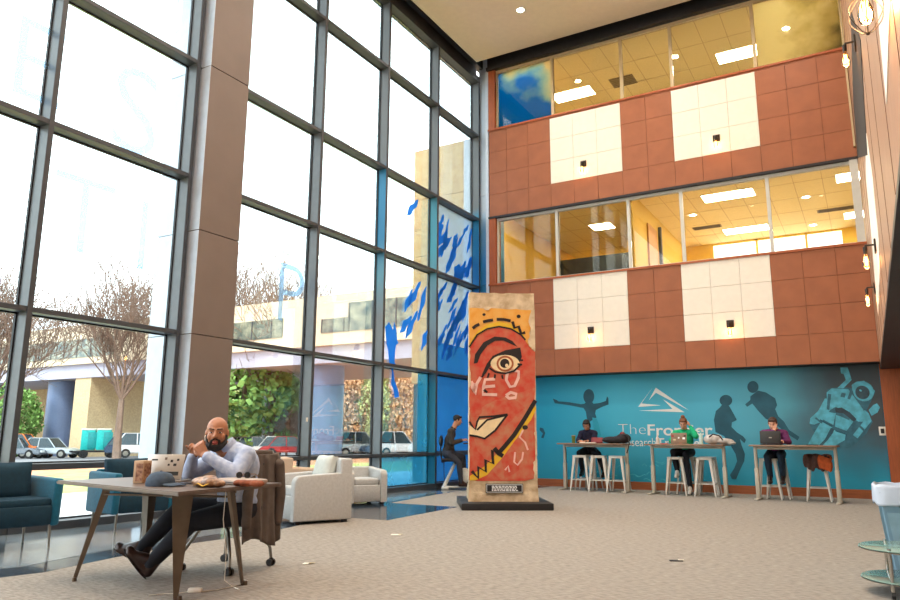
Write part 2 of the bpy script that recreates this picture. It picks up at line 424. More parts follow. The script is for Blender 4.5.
def glazing(z0, z1, xs, name0, frm, mtpane):
    global wn
    y = .11
    for a, c in zip(xs, xs[1:]):
        mb = MB(); g = .035
        mb.bb(a, a+g, y-.05, y+.05, z0, z1, .003); mb.bb(c-g, c, y-.05, y+.05, z0, z1, .003)
        mb.bb(a+g, c-g, y-.05, y+.05, z1-.07, z1, .003); mb.bb(a+g, c-g, y-.05, y+.05, z0, z0+.03, .003)
        w = struct(mb, 'window_%d' % wn, frm); wn += 1
        mb = MB(); mb.bb(a+g, c-g, y-.006, y+.006, z0+.03, z1-.07); mb.obj('pane', mtpane, w, smooth=False)
        yield w
W2 = list(glazing(5.0, 6.745, [.73, 2.38, 4.184, 5.402, 7.222, 8.94], '', m_lf, m_glass2))
W3 = list(glazing(9.235, 10.93, [.73, 2.347, 4.154, 5.357, 7.186, 8.94], '', m_tan, m_glass2))
# far wall of the second floor room: yellow with daylight windows, dark wall imitating a reflection to the left
yb = 9.0
b = MB(); b.bb(.5, 12, yb, yb+.15, Z3-.02, 11.35); struct(b, 'wall_back', m_yel)
b = MB()
b.bb(.5, 4.05, 6.9, 7.0, Z2, 7.15)
for x0, x1 in ((4.05, 4.9), (6.14, 6.2), (7.5, 7.56), (8.46, 12)): b.bb(x0, x1, 6.9, 7.0, Z2, 7.15)
b.bb(4.9, 8.46, 6.9, 7.0, Z2, 5.2); b.bb(4.9, 8.46, 6.9, 7.0, 7.10, 7.15)
struct(b, 'wall_back', m_yel)
b = MB(); b.bb(.6, 3.95, 4.6, 4.7, Z2, 6.62); struct(b, 'wall_back', m_room)  # dark colour stands in for the reflection low in the left panes
b = MB(); b.bb(3.95, 4.05, .9, 6.9, Z2, 7.15); struct(b, 'wall_left', m_yel)
b = MB(); b.bb(4.06, 4.10, 2.2, 3.1, Z2, 6.7); struct(b, 'door_1', mat('door_wood', (196, 140, 70), .5, stretch=(6, 6, 1)))
b = MB(); b.bb(4.06, 4.14, 3.4, 3.5, Z2, 6.9); struct(b, 'trim_%d' % k, m_mulld); k += 1
# printed cloud film on the two end panes of the top floor
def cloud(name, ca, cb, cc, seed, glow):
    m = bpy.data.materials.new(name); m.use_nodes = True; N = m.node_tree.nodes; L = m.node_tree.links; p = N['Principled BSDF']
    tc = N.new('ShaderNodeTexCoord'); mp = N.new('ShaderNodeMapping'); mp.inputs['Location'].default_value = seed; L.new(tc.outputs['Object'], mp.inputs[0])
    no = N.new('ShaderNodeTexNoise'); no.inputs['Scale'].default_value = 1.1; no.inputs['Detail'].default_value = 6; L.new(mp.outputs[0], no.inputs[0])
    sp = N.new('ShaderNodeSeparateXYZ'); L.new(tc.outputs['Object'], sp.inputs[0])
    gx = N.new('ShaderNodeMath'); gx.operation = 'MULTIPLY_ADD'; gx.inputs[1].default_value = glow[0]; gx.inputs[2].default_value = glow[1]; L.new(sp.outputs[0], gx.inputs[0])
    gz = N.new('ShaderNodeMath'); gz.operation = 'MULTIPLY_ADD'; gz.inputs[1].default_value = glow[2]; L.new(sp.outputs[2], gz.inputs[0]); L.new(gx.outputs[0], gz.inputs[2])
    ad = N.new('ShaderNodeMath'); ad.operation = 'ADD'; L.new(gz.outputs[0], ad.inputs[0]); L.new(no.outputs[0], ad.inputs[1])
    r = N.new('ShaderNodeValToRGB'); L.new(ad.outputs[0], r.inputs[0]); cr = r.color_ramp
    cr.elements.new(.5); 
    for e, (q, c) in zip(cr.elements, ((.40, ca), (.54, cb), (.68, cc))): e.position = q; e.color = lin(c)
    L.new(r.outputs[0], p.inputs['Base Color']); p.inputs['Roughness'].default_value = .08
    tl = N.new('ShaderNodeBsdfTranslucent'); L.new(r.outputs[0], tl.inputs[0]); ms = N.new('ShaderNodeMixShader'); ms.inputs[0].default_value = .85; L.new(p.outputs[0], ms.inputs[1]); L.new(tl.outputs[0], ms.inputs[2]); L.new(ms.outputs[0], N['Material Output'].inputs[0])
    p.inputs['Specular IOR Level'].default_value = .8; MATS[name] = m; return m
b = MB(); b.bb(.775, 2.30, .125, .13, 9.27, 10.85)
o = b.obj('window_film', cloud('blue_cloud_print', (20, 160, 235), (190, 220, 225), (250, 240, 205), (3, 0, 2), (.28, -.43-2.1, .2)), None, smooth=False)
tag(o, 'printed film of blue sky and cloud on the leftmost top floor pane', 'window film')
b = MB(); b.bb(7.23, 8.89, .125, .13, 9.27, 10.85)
o = b.obj('window_film', cloud('storm_cloud_glow_print', (255, 250, 215), (216, 206, 160), (120, 124, 110), (8, 0, 5), (.26, -1.72-1.22, .08)), None, smooth=False)  # bright left side of the ramp paints in a lamp's reflected glow
tag(o, 'printed film of dusky golden cloud with painted reflection glow on the rightmost top floor pane', 'window film')

# office ceiling lights, vents (in the rooms above)
m_trof = emis('troffer_glow', (255, 246, 226), 30)
m_trof3 = emis('top_floor_troffer_glow', (255, 246, 228), 34)
m_trim = mat('light_trim', (235, 230, 215), .5)
def troffer(x, y, z, lx, ly, label, e=None):
    t = thing('ceiling_light', label, 'ceiling light', (x, y, z), 0, None)
    mb = MB()
    for q in ((-lx/2-.02, -lx/2, -ly/2, ly/2), (lx/2, lx/2+.02, -ly/2, ly/2), (-lx/2-.02, lx/2+.02, -ly/2-.02, -ly/2), (-lx/2-.02, lx/2+.02, ly/2, ly/2+.02)): mb.bb(*q, -.022, -.004)
    mb.obj('frame', m_trim, t, smooth=False)
    mb = MB(); mb.bb(-lx/2, lx/2, -ly/2, ly/2, -.018, -.006); mb.obj('diffuser', e or m_trof, t, smooth=False)
    return t
def zpx(u, v, z): p = on_z(u, v, z); return p.x, p.y
ZA, ZB = 7.15, 11.35
for (u, v, lx, ly, lb) in ((728, 195, 1.2, .6, 'large rectangular light in the second floor ceiling, centre right pane'),
                          (602, 226, .6, .6, 'square light in the second floor ceiling, second pane from left'),
                          (746, 229, 1.2, .6, 'deeper rectangular light in the second floor ceiling, above white windows'),
                          (851, 176, .6, .6, 'square light in the second floor ceiling at the right edge'),
                          (857, 214, .6, .6, 'deeper square light in the second floor ceiling at right edge')):
    x, y = zpx(u, v, ZA); troffer(x, y, ZA, lx, ly, lb)
for (u, v, lx, ly, lb) in ((573, 94, 1.2, .6, 'rectangular light in the top floor ceiling, second pane from left'),
                          (741, 53, 1.2, .6, 'rectangular light in the top floor ceiling, right of centre')):
    x, y = zpx(u, v, ZB); troffer(x, y, ZB, lx, ly, lb, m_trof3)
def downlight(x, y, z, label, r=.09, power=0, mt=None):
    t = thing('downlight', label, 'ceiling light', (x, y, z))
    mb = MB(); mb.lathe([(r*.8, -.004), (r*1.25, -.010), (r*1.25, -.002), (r*.8, -.002)], n=20); mb.obj('trim_ring', m_trim, t)
    mb = MB(); mb.lathe([(r*.8, -.006), (r*.8, -.003)], n=20); mb.obj('lens', mt or m_trof, t, smooth=False)
    if power:
        ld = bpy.data.lights.new('downlight_lamp', 'AREA'); ld.shape = 'DISK'; ld.size = r*1.5; ld.energy = power; ld.color = (1, .88, .74); ld.spread = math.radians(140)
        lo = bpy.data.objects.new('lamp', ld); C.objects.link(lo); lo.parent = t; lo.location = (0, 0, -.03)
    return t
for x, y, z, lb in ((1.5, 6.74, ZA, 'added second floor fill light hidden behind the dark wall, left'), (3.2, 6.74, ZA, 'added second floor fill light hidden behind the dark wall, right'), (1.6, .72, ZA, 'added unseen second floor fill light above the leftmost pane'), (3.2, .72, ZA, 'added unseen second floor fill light above the second pane'), (6.3, .72, ZA, 'added unseen second floor fill light above the fourth pane')): troffer(x, y, z, 1.0, .2, lb)  # fill lights added out of sight to brighten the second floor room
for x, lb in ((1.5, 'added unseen top floor fill light behind the blue cloud film'), (4.7, 'added unseen top floor fill light above the middle pane'), (8.0, 'added unseen top floor fill light behind the golden cloud film')): troffer(x, .46, ZB, 1.4, .22, lb, m_trof3)  # added hidden fill lights that backlight the films and brighten the top floor
for (u, v, lb) in ((693, 215, 'small round downlight in the second floor ceiling near the vent'), (806, 197, 'round downlight in the second floor ceiling, upper of two in right pane'), (813, 225, 'round downlight in the second floor ceiling, lower of two in right pane')):
    x, y = zpx(u, v, ZA); downlight(x, y, ZA, lb, .11)
def vent(u, v, z, lx, ly, label):
    x, y = zpx(u, v, z)
    t = thing('air_vent', label, 'air vent', (x, y, z))
    mb = MB(); mb.bb(-lx/2, lx/2, -ly/2, ly/2, -.01, -.004); mb.obj('plate', mat('vent_grey', (150, 130, 96), .6), t)
    mb = MB()
    for i in range(6): mb.box((0, -ly/2+ly*(i+.5)/6, -.015), (lx*.92, ly*.05, .008))
    mb.obj('louvre', mat('vent_dark', (96, 84, 60), .6), t)
vent(836, 209, ZA, .9, .3, 'slotted air vent in second floor ceiling behind right pane')
vent(707, 227, ZA, .8, .3, 'slotted air vent in second floor ceiling behind middle pane')
vent(623, 81, ZB, .7, .6, 'grey square air vent in the top floor ceiling')
vent(510, 227, ZA, .7, .4, 'slotted air vent in second floor ceiling behind the leftmost pane')
# lights that light the rooms
def area(name, loc, sx, sy, e, col=(1, .85, .6), rot=(0, 0, 0), parent=None):
    ld = bpy.data.lights.new(name, 'AREA'); ld.shape = 'RECTANGLE'; ld.size = sx; ld.size_y = sy; ld.energy = e; ld.color = col
    lo = bpy.data.objects.new(name, ld); C.objects.link(lo); lo.location = loc; lo.rotation_euler = rot; return lo
# main ceiling downlights
px, py = zpx(520.5, 10, ZC)
grid_ = [(px, py)]
n = 0
for ix in range(3):
    for iy in range(5):
        x = px+3.0*ix*.9; y = py-3.6*iy
        if x > 8.6: continue
        n += 1
        lab = 'round recessed downlight in the beige atrium ceiling nearest the window corner' if (ix, iy) == (0, 0) else None
        if ix == 0 and iy == 0 or True:
            t = downlight(x, y, ZC, lab or 'round recessed downlight in the beige atrium ceiling, out of frame row', .11, 60, emis('downlight_lens', (255, 244, 220), 14))
            if not lab: t['group'] = 'atrium ceiling downlights beyond the picture'
# ================================================================== MURAL
def gradmat(name, stops, rough=.6):
    """printed mural paint: colour varies across the artwork (object x) with clouds"""
    m = bpy.data.materials.new(name); m.use_nodes = True; N = m.node_tree.nodes; L = m.node_tree.links; p = N['Principled BSDF']
    tc = N.new('ShaderNodeTexCoord'); sp = N.new('ShaderNodeSeparateXYZ'); L.new(tc.outputs['Object'], sp.inputs[0])
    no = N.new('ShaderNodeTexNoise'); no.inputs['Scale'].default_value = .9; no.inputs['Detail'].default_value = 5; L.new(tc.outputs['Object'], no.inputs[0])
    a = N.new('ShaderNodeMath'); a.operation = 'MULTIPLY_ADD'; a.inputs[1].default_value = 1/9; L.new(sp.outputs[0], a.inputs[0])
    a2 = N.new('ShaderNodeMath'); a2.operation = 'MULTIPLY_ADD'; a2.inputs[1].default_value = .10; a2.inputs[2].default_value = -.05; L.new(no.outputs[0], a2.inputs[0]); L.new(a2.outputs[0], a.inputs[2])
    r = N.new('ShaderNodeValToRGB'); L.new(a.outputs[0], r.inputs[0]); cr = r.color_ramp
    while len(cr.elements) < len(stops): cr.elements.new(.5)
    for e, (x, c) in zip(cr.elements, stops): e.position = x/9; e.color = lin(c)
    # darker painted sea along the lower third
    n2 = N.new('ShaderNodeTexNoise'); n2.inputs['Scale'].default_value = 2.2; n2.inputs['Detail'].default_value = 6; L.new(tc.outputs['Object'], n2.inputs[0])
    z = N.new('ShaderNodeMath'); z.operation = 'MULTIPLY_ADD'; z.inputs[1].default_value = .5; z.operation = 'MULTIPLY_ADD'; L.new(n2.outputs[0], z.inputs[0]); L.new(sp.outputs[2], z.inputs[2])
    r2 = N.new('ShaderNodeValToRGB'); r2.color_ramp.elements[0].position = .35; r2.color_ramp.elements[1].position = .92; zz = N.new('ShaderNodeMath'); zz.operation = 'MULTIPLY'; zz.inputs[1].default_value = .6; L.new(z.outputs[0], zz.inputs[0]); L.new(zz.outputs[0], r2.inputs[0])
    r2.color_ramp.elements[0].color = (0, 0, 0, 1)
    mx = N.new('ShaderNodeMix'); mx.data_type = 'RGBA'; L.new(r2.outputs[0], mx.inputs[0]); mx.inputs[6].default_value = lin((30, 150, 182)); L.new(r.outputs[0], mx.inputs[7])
    mz = N.new('ShaderNodeMath'); mz.operation = 'MULTIPLY'; mz.inputs[1].default_value = 1
    L.new(mx.outputs[2], p.inputs['Base Color']); p.inputs['Roughness'].default_value = rough
    return m
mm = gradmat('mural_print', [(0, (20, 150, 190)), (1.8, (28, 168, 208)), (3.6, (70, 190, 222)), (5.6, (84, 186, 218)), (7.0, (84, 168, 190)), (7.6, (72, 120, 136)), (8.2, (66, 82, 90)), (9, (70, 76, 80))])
mural = thing('wall_mural', 'large teal wall mural with white triangle logo, floating figures and astronaut', 'mural', (0, YM-.006, 0))
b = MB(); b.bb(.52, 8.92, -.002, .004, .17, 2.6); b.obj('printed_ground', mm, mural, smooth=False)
def art(name, m, polys, dep=.002, y=-.004, label=None, ells=()):
    mb = MB()
    for pl in polys:
        P = [on_y(u, v, YM) for u, v in pl]
        mb.prism([(p.x, y, p.z) for p in P], (0, -dep-.0006*len(mb.bm.verts)/30, 0))
    for (u, v, ru, rv, rot) in ells:
        P = []
        for i in range(20):
            a = 2*PI*i/20; x, w = ru*math.cos(a), rv*math.sin(a)
            p = on_y(u+x*math.cos(rot)-w*math.sin(rot), v+x*math.sin(rot)+w*math.cos(rot), YM); P.append((p.x, y, p.z))
        mb.prism(P, (0, -dep-.004, 0))
    o = mb.obj(name, m, mural, smooth=False)
    if label: o['label'] = label
    return o
def cr(x0, y0, s, pts): return [(x0+a/s, y0+c/s) for a, c in pts]
m_sil = mat('mural_silhouette', (28, 88, 108), .6, var=.15, scale=4)
m_sil2 = mat('mural_silhouette_pale', (46, 172, 200), .6, var=.1, scale=4)
art('girl_figure', m_sil, [cr(540, 370, 6, [(78, 172), (100, 180), (112, 188), (180, 194), (245, 205), (266, 203), (300, 175), (322, 203), (360, 198), (396, 186), (403, 158), (411, 170), (412, 207), (372, 222), (336, 240), (332, 262), (340, 285), (300, 310), (282, 290), (276, 250), (262, 228), (245, 225), (180, 212), (110, 202), (90, 200)])],
    ells=[(589, 396.5, 5.4, 7.4, 0)], label='dark figure with outstretched arms')
art('skirt_shape', m_sil2, [cr(540, 370, 6, [(315, 285), (340, 290), (352, 320), (370, 400), (335, 400), (318, 330)])], dep=.003)
art('standing_figure', m_sil, [cr(700, 370, 5, [(80, 205), (100, 187), (112, 172), (140, 172), (152, 190), (172, 225), (184, 250), (160, 262), (158, 285), (185, 312), (216, 332), (230, 350), (222, 366), (200, 345), (208, 375), (225, 420), (222, 455), (200, 500), (182, 545), (160, 545), (150, 525), (172, 490), (186, 455), (178, 420), (150, 372), (120, 330), (78, 310), (70, 250)])],
    ells=[(726, 400.5, 6.3, 5.6, 0)], label='dark standing figure')
art('flying_figure', m_sil, [cr(700, 370, 5, [(252, 132), (290, 103), (330, 112), (376, 142), (386, 176), (376, 196), (392, 232), (420, 258), (446, 300), (498, 335), (488, 352), (440, 322), (400, 290), (372, 262), (330, 245), (292, 205), (262, 168), (236, 184), (226, 172), (252, 150)])],
    ells=[(753, 387, 5.6, 6, 0)], label='dark flying boy figure')
m_suit = mat('mural_suit', (88, 178, 200), .6, var=.2, scale=9)
m_suitd = mat('mural_suit_shadow', (52, 106, 124), .6, var=.2, scale=9)
art('astronaut_pack', m_suitd, [cr(800, 355, 6, [(165, 205), (240, 190), (320, 200), (345, 160), (400, 158), (452, 222), (430, 270), (400, 330), (436, 400), (400, 470), (300, 560), (200, 560), (120, 520), (60, 420), (90, 360), (140, 300)])])
A = lambda pts: cr(800, 355, 6, pts)
art('astronaut_suit', m_suit, [A([(160, 225), (190, 200), (290, 205), (360, 300), (390, 345), (350, 400), (215, 310), (165, 340)]), A([(150, 260), (185, 262), (190, 320), (130, 400), (85, 418), (58, 412), (62, 380), (110, 335)]),
    A([(130, 395), (195, 430), (170, 500), (110, 556), (35, 560), (90, 460)]), A([(205, 450), (280, 470), (270, 510), (180, 560), (120, 556), (165, 500)]), A([(215, 360), (300, 385), (320, 400), (280, 455), (210, 430)]), A([(160, 340), (215, 350), (200, 420), (135, 385)]),
    A([(350, 400), (388, 330), (412, 350), (430, 395), (345, 500), (318, 480), (380, 400)]), A([(412, 330), (440, 300), (462, 290), (480, 315), (465, 345), (430, 365)]),
    A([(310, 180), (340, 160), (385, 155), (450, 215), (440, 240), (380, 190), (340, 195), (315, 215)]), A([(242, 75), (285, 75), (295, 100), (310, 150), (260, 200), (225, 198), (275, 150), (262, 115), (246, 110)])], dep=.004, label='pale blue astronaut suit')
for vp_ in [A([(345, 200), (385, 195), (415, 215), (420, 245), (395, 262), (355, 255), (335, 230)]), A([(210, 320), (250, 315), (300, 345), (340, 385), (325, 400), (260, 350), (215, 345)]), A([(255, 85), (275, 85), (272, 98), (258, 98)])]: art('dark_detail', mat('mural_visor', (40, 62, 74), .5, var=.3, scale=6), [vp_], dep=.006)
art('helmet_rim', m_suit, [], ells=[(863.5, 391.5, 10.8, 9.6, .5)], dep=.008)
art('helmet_visor', mat('visor_deep', (46, 78, 92), .4, var=.3, scale=8), [], ells=[(862.5, 392.5, 7.4, 6.6, .5)], dep=.012)
art('visor_glint', m_suit, [], ells=[(860.5, 390.5, 1.5, .9, .5)], dep=.016)
art('leg_gap', mat('gap_dark', (44, 88, 104), .6), [A([(186, 436), (206, 446), (196, 470), (165, 512), (118, 560), (98, 558), (150, 505)])], dep=.0065)
for sb_ in ([(168, 232), (188, 236), (176, 330), (160, 326)], [(225, 345), (300, 380), (296, 392), (220, 358)], [(300, 215), (318, 222), (300, 268), (284, 262)], [(360, 420), (388, 446), (380, 456), (352, 430)], [(96, 372), (136, 404), (130, 412), (90, 382)], [(250, 225), (276, 232), (268, 256), (242, 250)]):
    art('suit_seam', m_suitd, [A(sb_)], dep=.007)
art('suit_bands', m_sil, [A([(120, 385), (196, 425), (192, 433), (118, 393)]), A([(212, 450), (282, 472), (276, 512), (270, 512), (274, 478), (212, 458)])], dep=.006)
art('swirl_mark', m_sil, [cr(540, 370, 6, [(0, 345), (20, 350), (32, 378), (22, 410), (8, 405), (18, 380), (0, 362)])])
m_logo = mat('logo_white', (242, 244, 244), .6, var=.01)
Lg = lambda pts: cr(610, 380, 7.5, pts)
art('logo', m_logo, [Lg([(322, 55), (236, 176), (385, 190), (212, 202)]), Lg([(345, 58), (590, 226), (345, 96), (292, 152)]), Lg([(398, 145), (560, 242), (215, 230), (470, 217)])], dep=.004, label='white angular triangle logo')
def wtext(body, u, v, u2, off, name, sz, label=None):
    p = on_y(u, v, YM); q = on_y(u2, v, YM)
    o = text(name, body, sz, Matrix.Identity(4), m_logo, mural, off=off, ext=.002, label=label)
    xs = [w.co.x for w in o.data.vertices]; s = (q.x-p.x)/(max(xs)-min(xs))
    o.data.transform(Matrix.Translation((p.x-min(xs)*s, -.008, p.z)) @ Matrix.Diagonal((s, 1, 1, 1)) @ Matrix.Rotation(PI/2, 4, 'X'))
    return o
hcap = abs(on_y(650, 423.3, YM).z-on_y(650, 434.6, YM).z)/.73
wtext('The', 618.7, 434.2, 646, -.008, 'lettering', hcap)
wtext('Frontier', 648, 435.2, 713, .005, 'lettering', hcap, 'bold white lettering reading Frontier')
wtext('Research', 622, 446, 656, -.002, 'lettering', hcap*.78)
wtext('Triangle', 657, 446.6, 700, .003, 'lettering', hcap*.78)
m_wave = mat('mural_wave', (70, 186, 204), .6, var=.2)
mb = MB()
random.seed(3)
for i in range(26):
    u = random.uniform(565, 700); v = random.uniform(458, 482); L_ = random.uniform(4, 14)
    P = [on_y(u+L_*t, v+math.sin(t*6+i)*1.2, YM) for t in [j/6 for j in range(7)]]
    mb = MB(); mb.ribbon([(p.x, -.004, p.z) for p in P], .012, (0, -.002, 0)); mb.obj('wave_line', m_wave, mural, smooth=False)
t = thing('wall_switch', 'small white wall switch plate beside the astronaut mural', 'wall switch', (on_y(882.5, 431, YM).x, YM-.012, on_y(882.5, 431, YM).z))
b = MB(); b.box((0, 0, 0), (.12, .012, .17), .004); b.obj('plate', m_white, t)
b = MB(); b.box((0, -.012, 0), (.06, .014, .09), .003); b.obj('rocker', m_dark, t)

# ================================================================== SCONCES
m_bronze = mat('dark_bronze', (60, 52, 46), .4, metal=.8)
m_bulb = glass('bulb_glass', (255, 232, 190), .12)
m_fil = emis('filament', (255, 150, 60), 60)
def sconce(loc, rz, label, sc=1, cage=False, group='filament wall sconces'):
    t = thing('wall_sconce', label, 'wall lamp', loc, rz, group)
    b = MB(); b.box((0, -.012, 0), (.15*sc, .022, .16*sc), .006); b.obj('wall_plate', m_bronze, t)
    b = MB(); b.path([(0, -.02, .02*sc), (0, -.11*sc, .02*sc), (0, -.12*sc, -.01*sc)], .012*sc); b.tube((0, -.12*sc, .0), (0, -.12*sc, -.09*sc), .024*sc, .02*sc, 14); b.obj('arm', m_bronze, t)
    b = MB(); b.lathe([(.014, 0), (.022, -.03), (.042, -.09), (.046, -.13), (.036, -.165), (.012, -.185), (.002, -.188)] if sc == 1 else [(r*sc, z*sc) for r, z in [(.014, 0), (.022, -.03), (.042, -.09), (.046, -.13), (.036, -.165), (.012, -.185), (.002, -.188)]], (0, -.12*sc, -.09*sc), 16)
    bu = b.obj('bulb', m_bulb, t)
    b = MB()
    for i in range(5):
        a = i*2*PI/5; b.tube((.010*sc*math.cos(a), -.12*sc+.010*sc*math.sin(a), -.12*sc), (.016*sc*math.cos(a), -.12*sc+.016*sc*math.sin(a), -.23*sc), .0028*sc, n=5)
    b.obj('filament', m_fil, bu)
    if cage:
        b = MB()
        for i in range(6):
            a = i*2*PI/6; pts = []
            for j in range(11):
                s = j/10; r = (.03+.075*math.sin(PI*s**.9))*sc; z = -.08*sc-.24*sc*s
                pts.append((r*math.cos(a), -.12*sc+r*math.sin(a), z))
            pts.append((0, -.12*sc, -.33*sc)); b.path(pts, .003*sc, 6)
        b.ell((0, -.12*sc, -.33*sc), .012*sc); b.obj('cage', m_bronze, t)
    ld = bpy.data.lights.new('bulb_lamp', 'POINT'); ld.energy = (15 if cage else 3)*sc; ld.color = (1, .66, .34); ld.shadow_soft_size = .04
    lo = bpy.data.objects.new('lamp', ld); C.objects.link(lo); lo.parent = t; lo.location = (0, -.12*sc, -.17*sc)
    return t
for x, z, lb in ((3.15, 7.76, 'bulb sconce on the upper left white panel block'), (6.27, 7.76, 'bulb sconce on the upper right white panel block'),
                 (3.20, 3.62, 'bulb sconce on the lower left white panel block'), (6.29, 3.54, 'bulb sconce on the lower right white panel block')):
    sconce((x, -.008, z), 0, 'bare filament '+lb)
# right wall: arms reach into the room (-x)
for y, u, v, sc, cg, lb in ((-7.2, 846, 45, 1, False, 'small filament bulb lamp high on the wood wall near the top floor window corner'),
                            (-6.2, 867, 247, 1, False, 'filament bulb lamp on wood wall beside second floor window corner, upper of two'),
                            (-3.3, 867, 289, 1, False, 'filament bulb lamp on wood wall, lower of two near the panel wall corner'),
                            (-12.45, 868, -8, 1.0, True, 'wire cage lamp with glowing filament tube on the wood wall at top right')):
    p = on_x(u, v, WX-.15*1); p = CAM + ray(u, v)*((y-CAM.y)/ray(u, v).y)
    off = WX-p.x
    if y < -10:
        t = sconce((WX-.004, y, p.z+.05), -PI/2, lb, .78, True, None)
    else:
        t = sconce((WX-.004, y, p.z), -PI/2, lb, 1.0, cg, None)

# ================================================================== WALL SLAB
m_conc = mat('old_concrete', (228, 208, 176), .9, scale=6, rgb2=(186, 160, 126), bump=.7, bscale=40)
sl_ang = math.atan2(.846, .90)*.86
s0 = on_z(468.2, 501.5, .11); sl_ang = .572
W_ = 71/FPX*(s0-CAM).dot(_F); s1 = s0+V((math.cos(sl_ang), math.sin(sl_ang), 0))*W_; SX = (s1-s0).normalized(); SN = V((-SX.y, SX.x, 0)); d_ = ray(503, 291); HS = (CAM+d_*((s0-CAM).dot(SN)/d_.dot(SN))).z-.11; print('HS', HS, W_)
slab = thing('concrete_wall_slab', 'tall painted concrete wall slab with graffiti eye and lips on black plinth', 'wall slab', ((s0.x+s1.x)/2, (s0.y+s1.y)/2, 0), sl_ang)
def sp(u, v):           # photo pixel -> slab face local (x,z)
    d_ = ray(u, v); P_ = CAM+d_*((s0-CAM).dot(SN)/d_.dot(SN)); return max(-W_/2+.016, min(W_/2-.016, (P_-(s0+s1)/2).dot(SX))), P_.z
b = MB()
r = bmesh.ops.create_cube(b.bm, size=1)['verts']; bmesh.ops.scale(b.bm, vec=(W_, .22, HS), verts=r)
bmesh.ops.subdivide_edges(b.bm, edges=b.bm.edges[:], cuts=22, use_grid_fill=True)
from mathutils import noise as NZ
for v in b.bm.verts:
    ex = abs(v.co.x) > W_/2-.02; ez = v.co.z > HS/2-.02; ey = abs(v.co.y) > .1
    n_ = NZ.noise(V((v.co.x*3, v.co.y*3, v.co.z*3))*2)
    if ex and not ey or ex: v.co.x -= math.copysign(.012+.022*abs(n_), v.co.x)
    if ez: v.co.z -= .03+.04*abs(n_)
    if v.co.z < -HS/2+.5:
        v.co.y -= .0
bmesh.ops.translate(b.bm, verts=b.bm.verts[:], vec=(0, .11, .11+HS/2))
b.obj('slab', m_conc, slab)
b = MB(); b.prism([(-W_/2+.03, .20, .11), (-W_/2+.03, .80, .11), (-W_/2+.03, .80, .26), (-W_/2+.03, .30, .45), (-W_/2+.03, .2, .6)], (W_-.06, 0, 0)); b.obj('foot', m_conc, slab, smooth=False)
b = MB(); b.prism([(-W_/2, -.03, .11), (W_/2, -.03, .11), (W_/2-.01, .03, .42), (-W_/2+.01, .03, .42)], (0, .05, 0)); b.obj('base_lip', m_conc, slab, smooth=False)
b = MB(); b.box((.03, .42, .054), (1.46, 1.50, .108), .01); b.obj('plinth', mat('black_plinth', (34, 32, 34), .5), slab)
def pm(name, c, c2=None, v=.1): return mat(name, c, .8, var=v, scale=7, rgb2=c2, detail=8)
m_pr = pm('red_paint', (204, 66, 50), (200, 108, 80)); m_po = pm('orange_paint', (232, 160, 62), (236, 178, 92)); m_pk = pm('black_paint', (38, 30, 30)); m_pc = pm('cream_paint', (238, 214, 170))
m_py = pm('yellow_paint', (236, 178, 30), (226, 190, 60)); m_pb = pm('brown_paint', (170, 92, 54)); m_pp = pm('pink_chalk', (236, 190, 178)); m_rust = pm('faded_red_paint', (204, 84, 62), (196, 128, 96))
T1 = lambda pts: [(465+a/5, 280+c/5) for a, c in pts]
T2 = lambda pts: [(465+a/5, 390+c/5) for a, c in pts]
def sart(name, m, polys=(), strokes=(), w=.03, lay=1, ells=(), label=None):
    mb = MB()
    y = -.0015*lay
    for pl in polys: mb.prism([(sp(u, v)[0], y, sp(u, v)[1]) for u, v in pl], (0, -.0015, 0))
    for st in strokes: mb.ribbon([(sp(u, v)[0], y, sp(u, v)[1]) for u, v in st], w, (0, -.0015, 0))
    for (u, v, ru, rv) in ells: mb.prism([(sp(u+ru*math.cos(2*PI*i/24), v+rv*math.sin(2*PI*i/24))[0], y, sp(u+ru*math.cos(2*PI*i/24), v+rv*math.sin(2*PI*i/24))[1]) for i in range(24)], (0, -.0015, 0))
    o = mb.obj(name, m, slab, smooth=False)
    if label: o['label'] = label
def rough(pts, amp=1.0, n=6, seed=1):
    rr = random.Random(seed); out = []
    for i in range(len(pts)):
        a = pts[i]; c = pts[(i+1) % len(pts)]
        for j in range(n):
            t = j/n; out.append((a[0]+(c[0]-a[0])*t+rr.uniform(-amp, amp)*(j > 0), a[1]+(c[1]-a[1])*t+rr.uniform(-amp, amp)*(j > 0)))
    return out
sart('yellow_ground', m_po, [rough(T1([(14, 140), (180, 143), (330, 150), (345, 210), (320, 265), (345, 330), (300, 420), (14, 420)]), .5, seed=4)], lay=1)
sart('orange_glow', m_py, [T1([(20, 318), (60, 258), (110, 222), (170, 208), (235, 222), (290, 262), (305, 300), (230, 300), (60, 330)])], lay=2)
redface = T1([(16, 345), (60, 282), (110, 250), (170, 237), (230, 248), (280, 278), (300, 302), (330, 345), (352, 360), (350, 550)]) + T2([(346, 60), (350, 300), (352, 440), (300, 455), (60, 455), (20, 450)])
sart('red_face', m_pr, [redface], lay=3, label='faded red painted face')
sart('scuffed_red', m_rust, [rough(T1([(150, 600), (350, 540)])+T2([(340, 80), (348, 440), (180, 450), (60, 300), (20, 120)]), .8, seed=9)], lay=4)
sart('scuffed_red', m_pr, [rough(T2([(150, 60), (240, 40), (300, 90), (200, 180), (130, 110)]), .8, seed=2), rough(T2([(180, 340), (250, 300), (270, 400), (200, 440)]), .8, seed=3), rough(T2([(30, 60), (90, 70), (80, 120), (25, 140)]), .6, seed=5)], lay=5)
sart('yellow_band', m_py, [T2([(350, 78), (358, 95), (330, 150), (240, 265), (190, 335), (110, 425), (50, 452), (24, 452), (24, 430), (100, 380), (160, 318), (240, 235), (300, 150)])], lay=6)
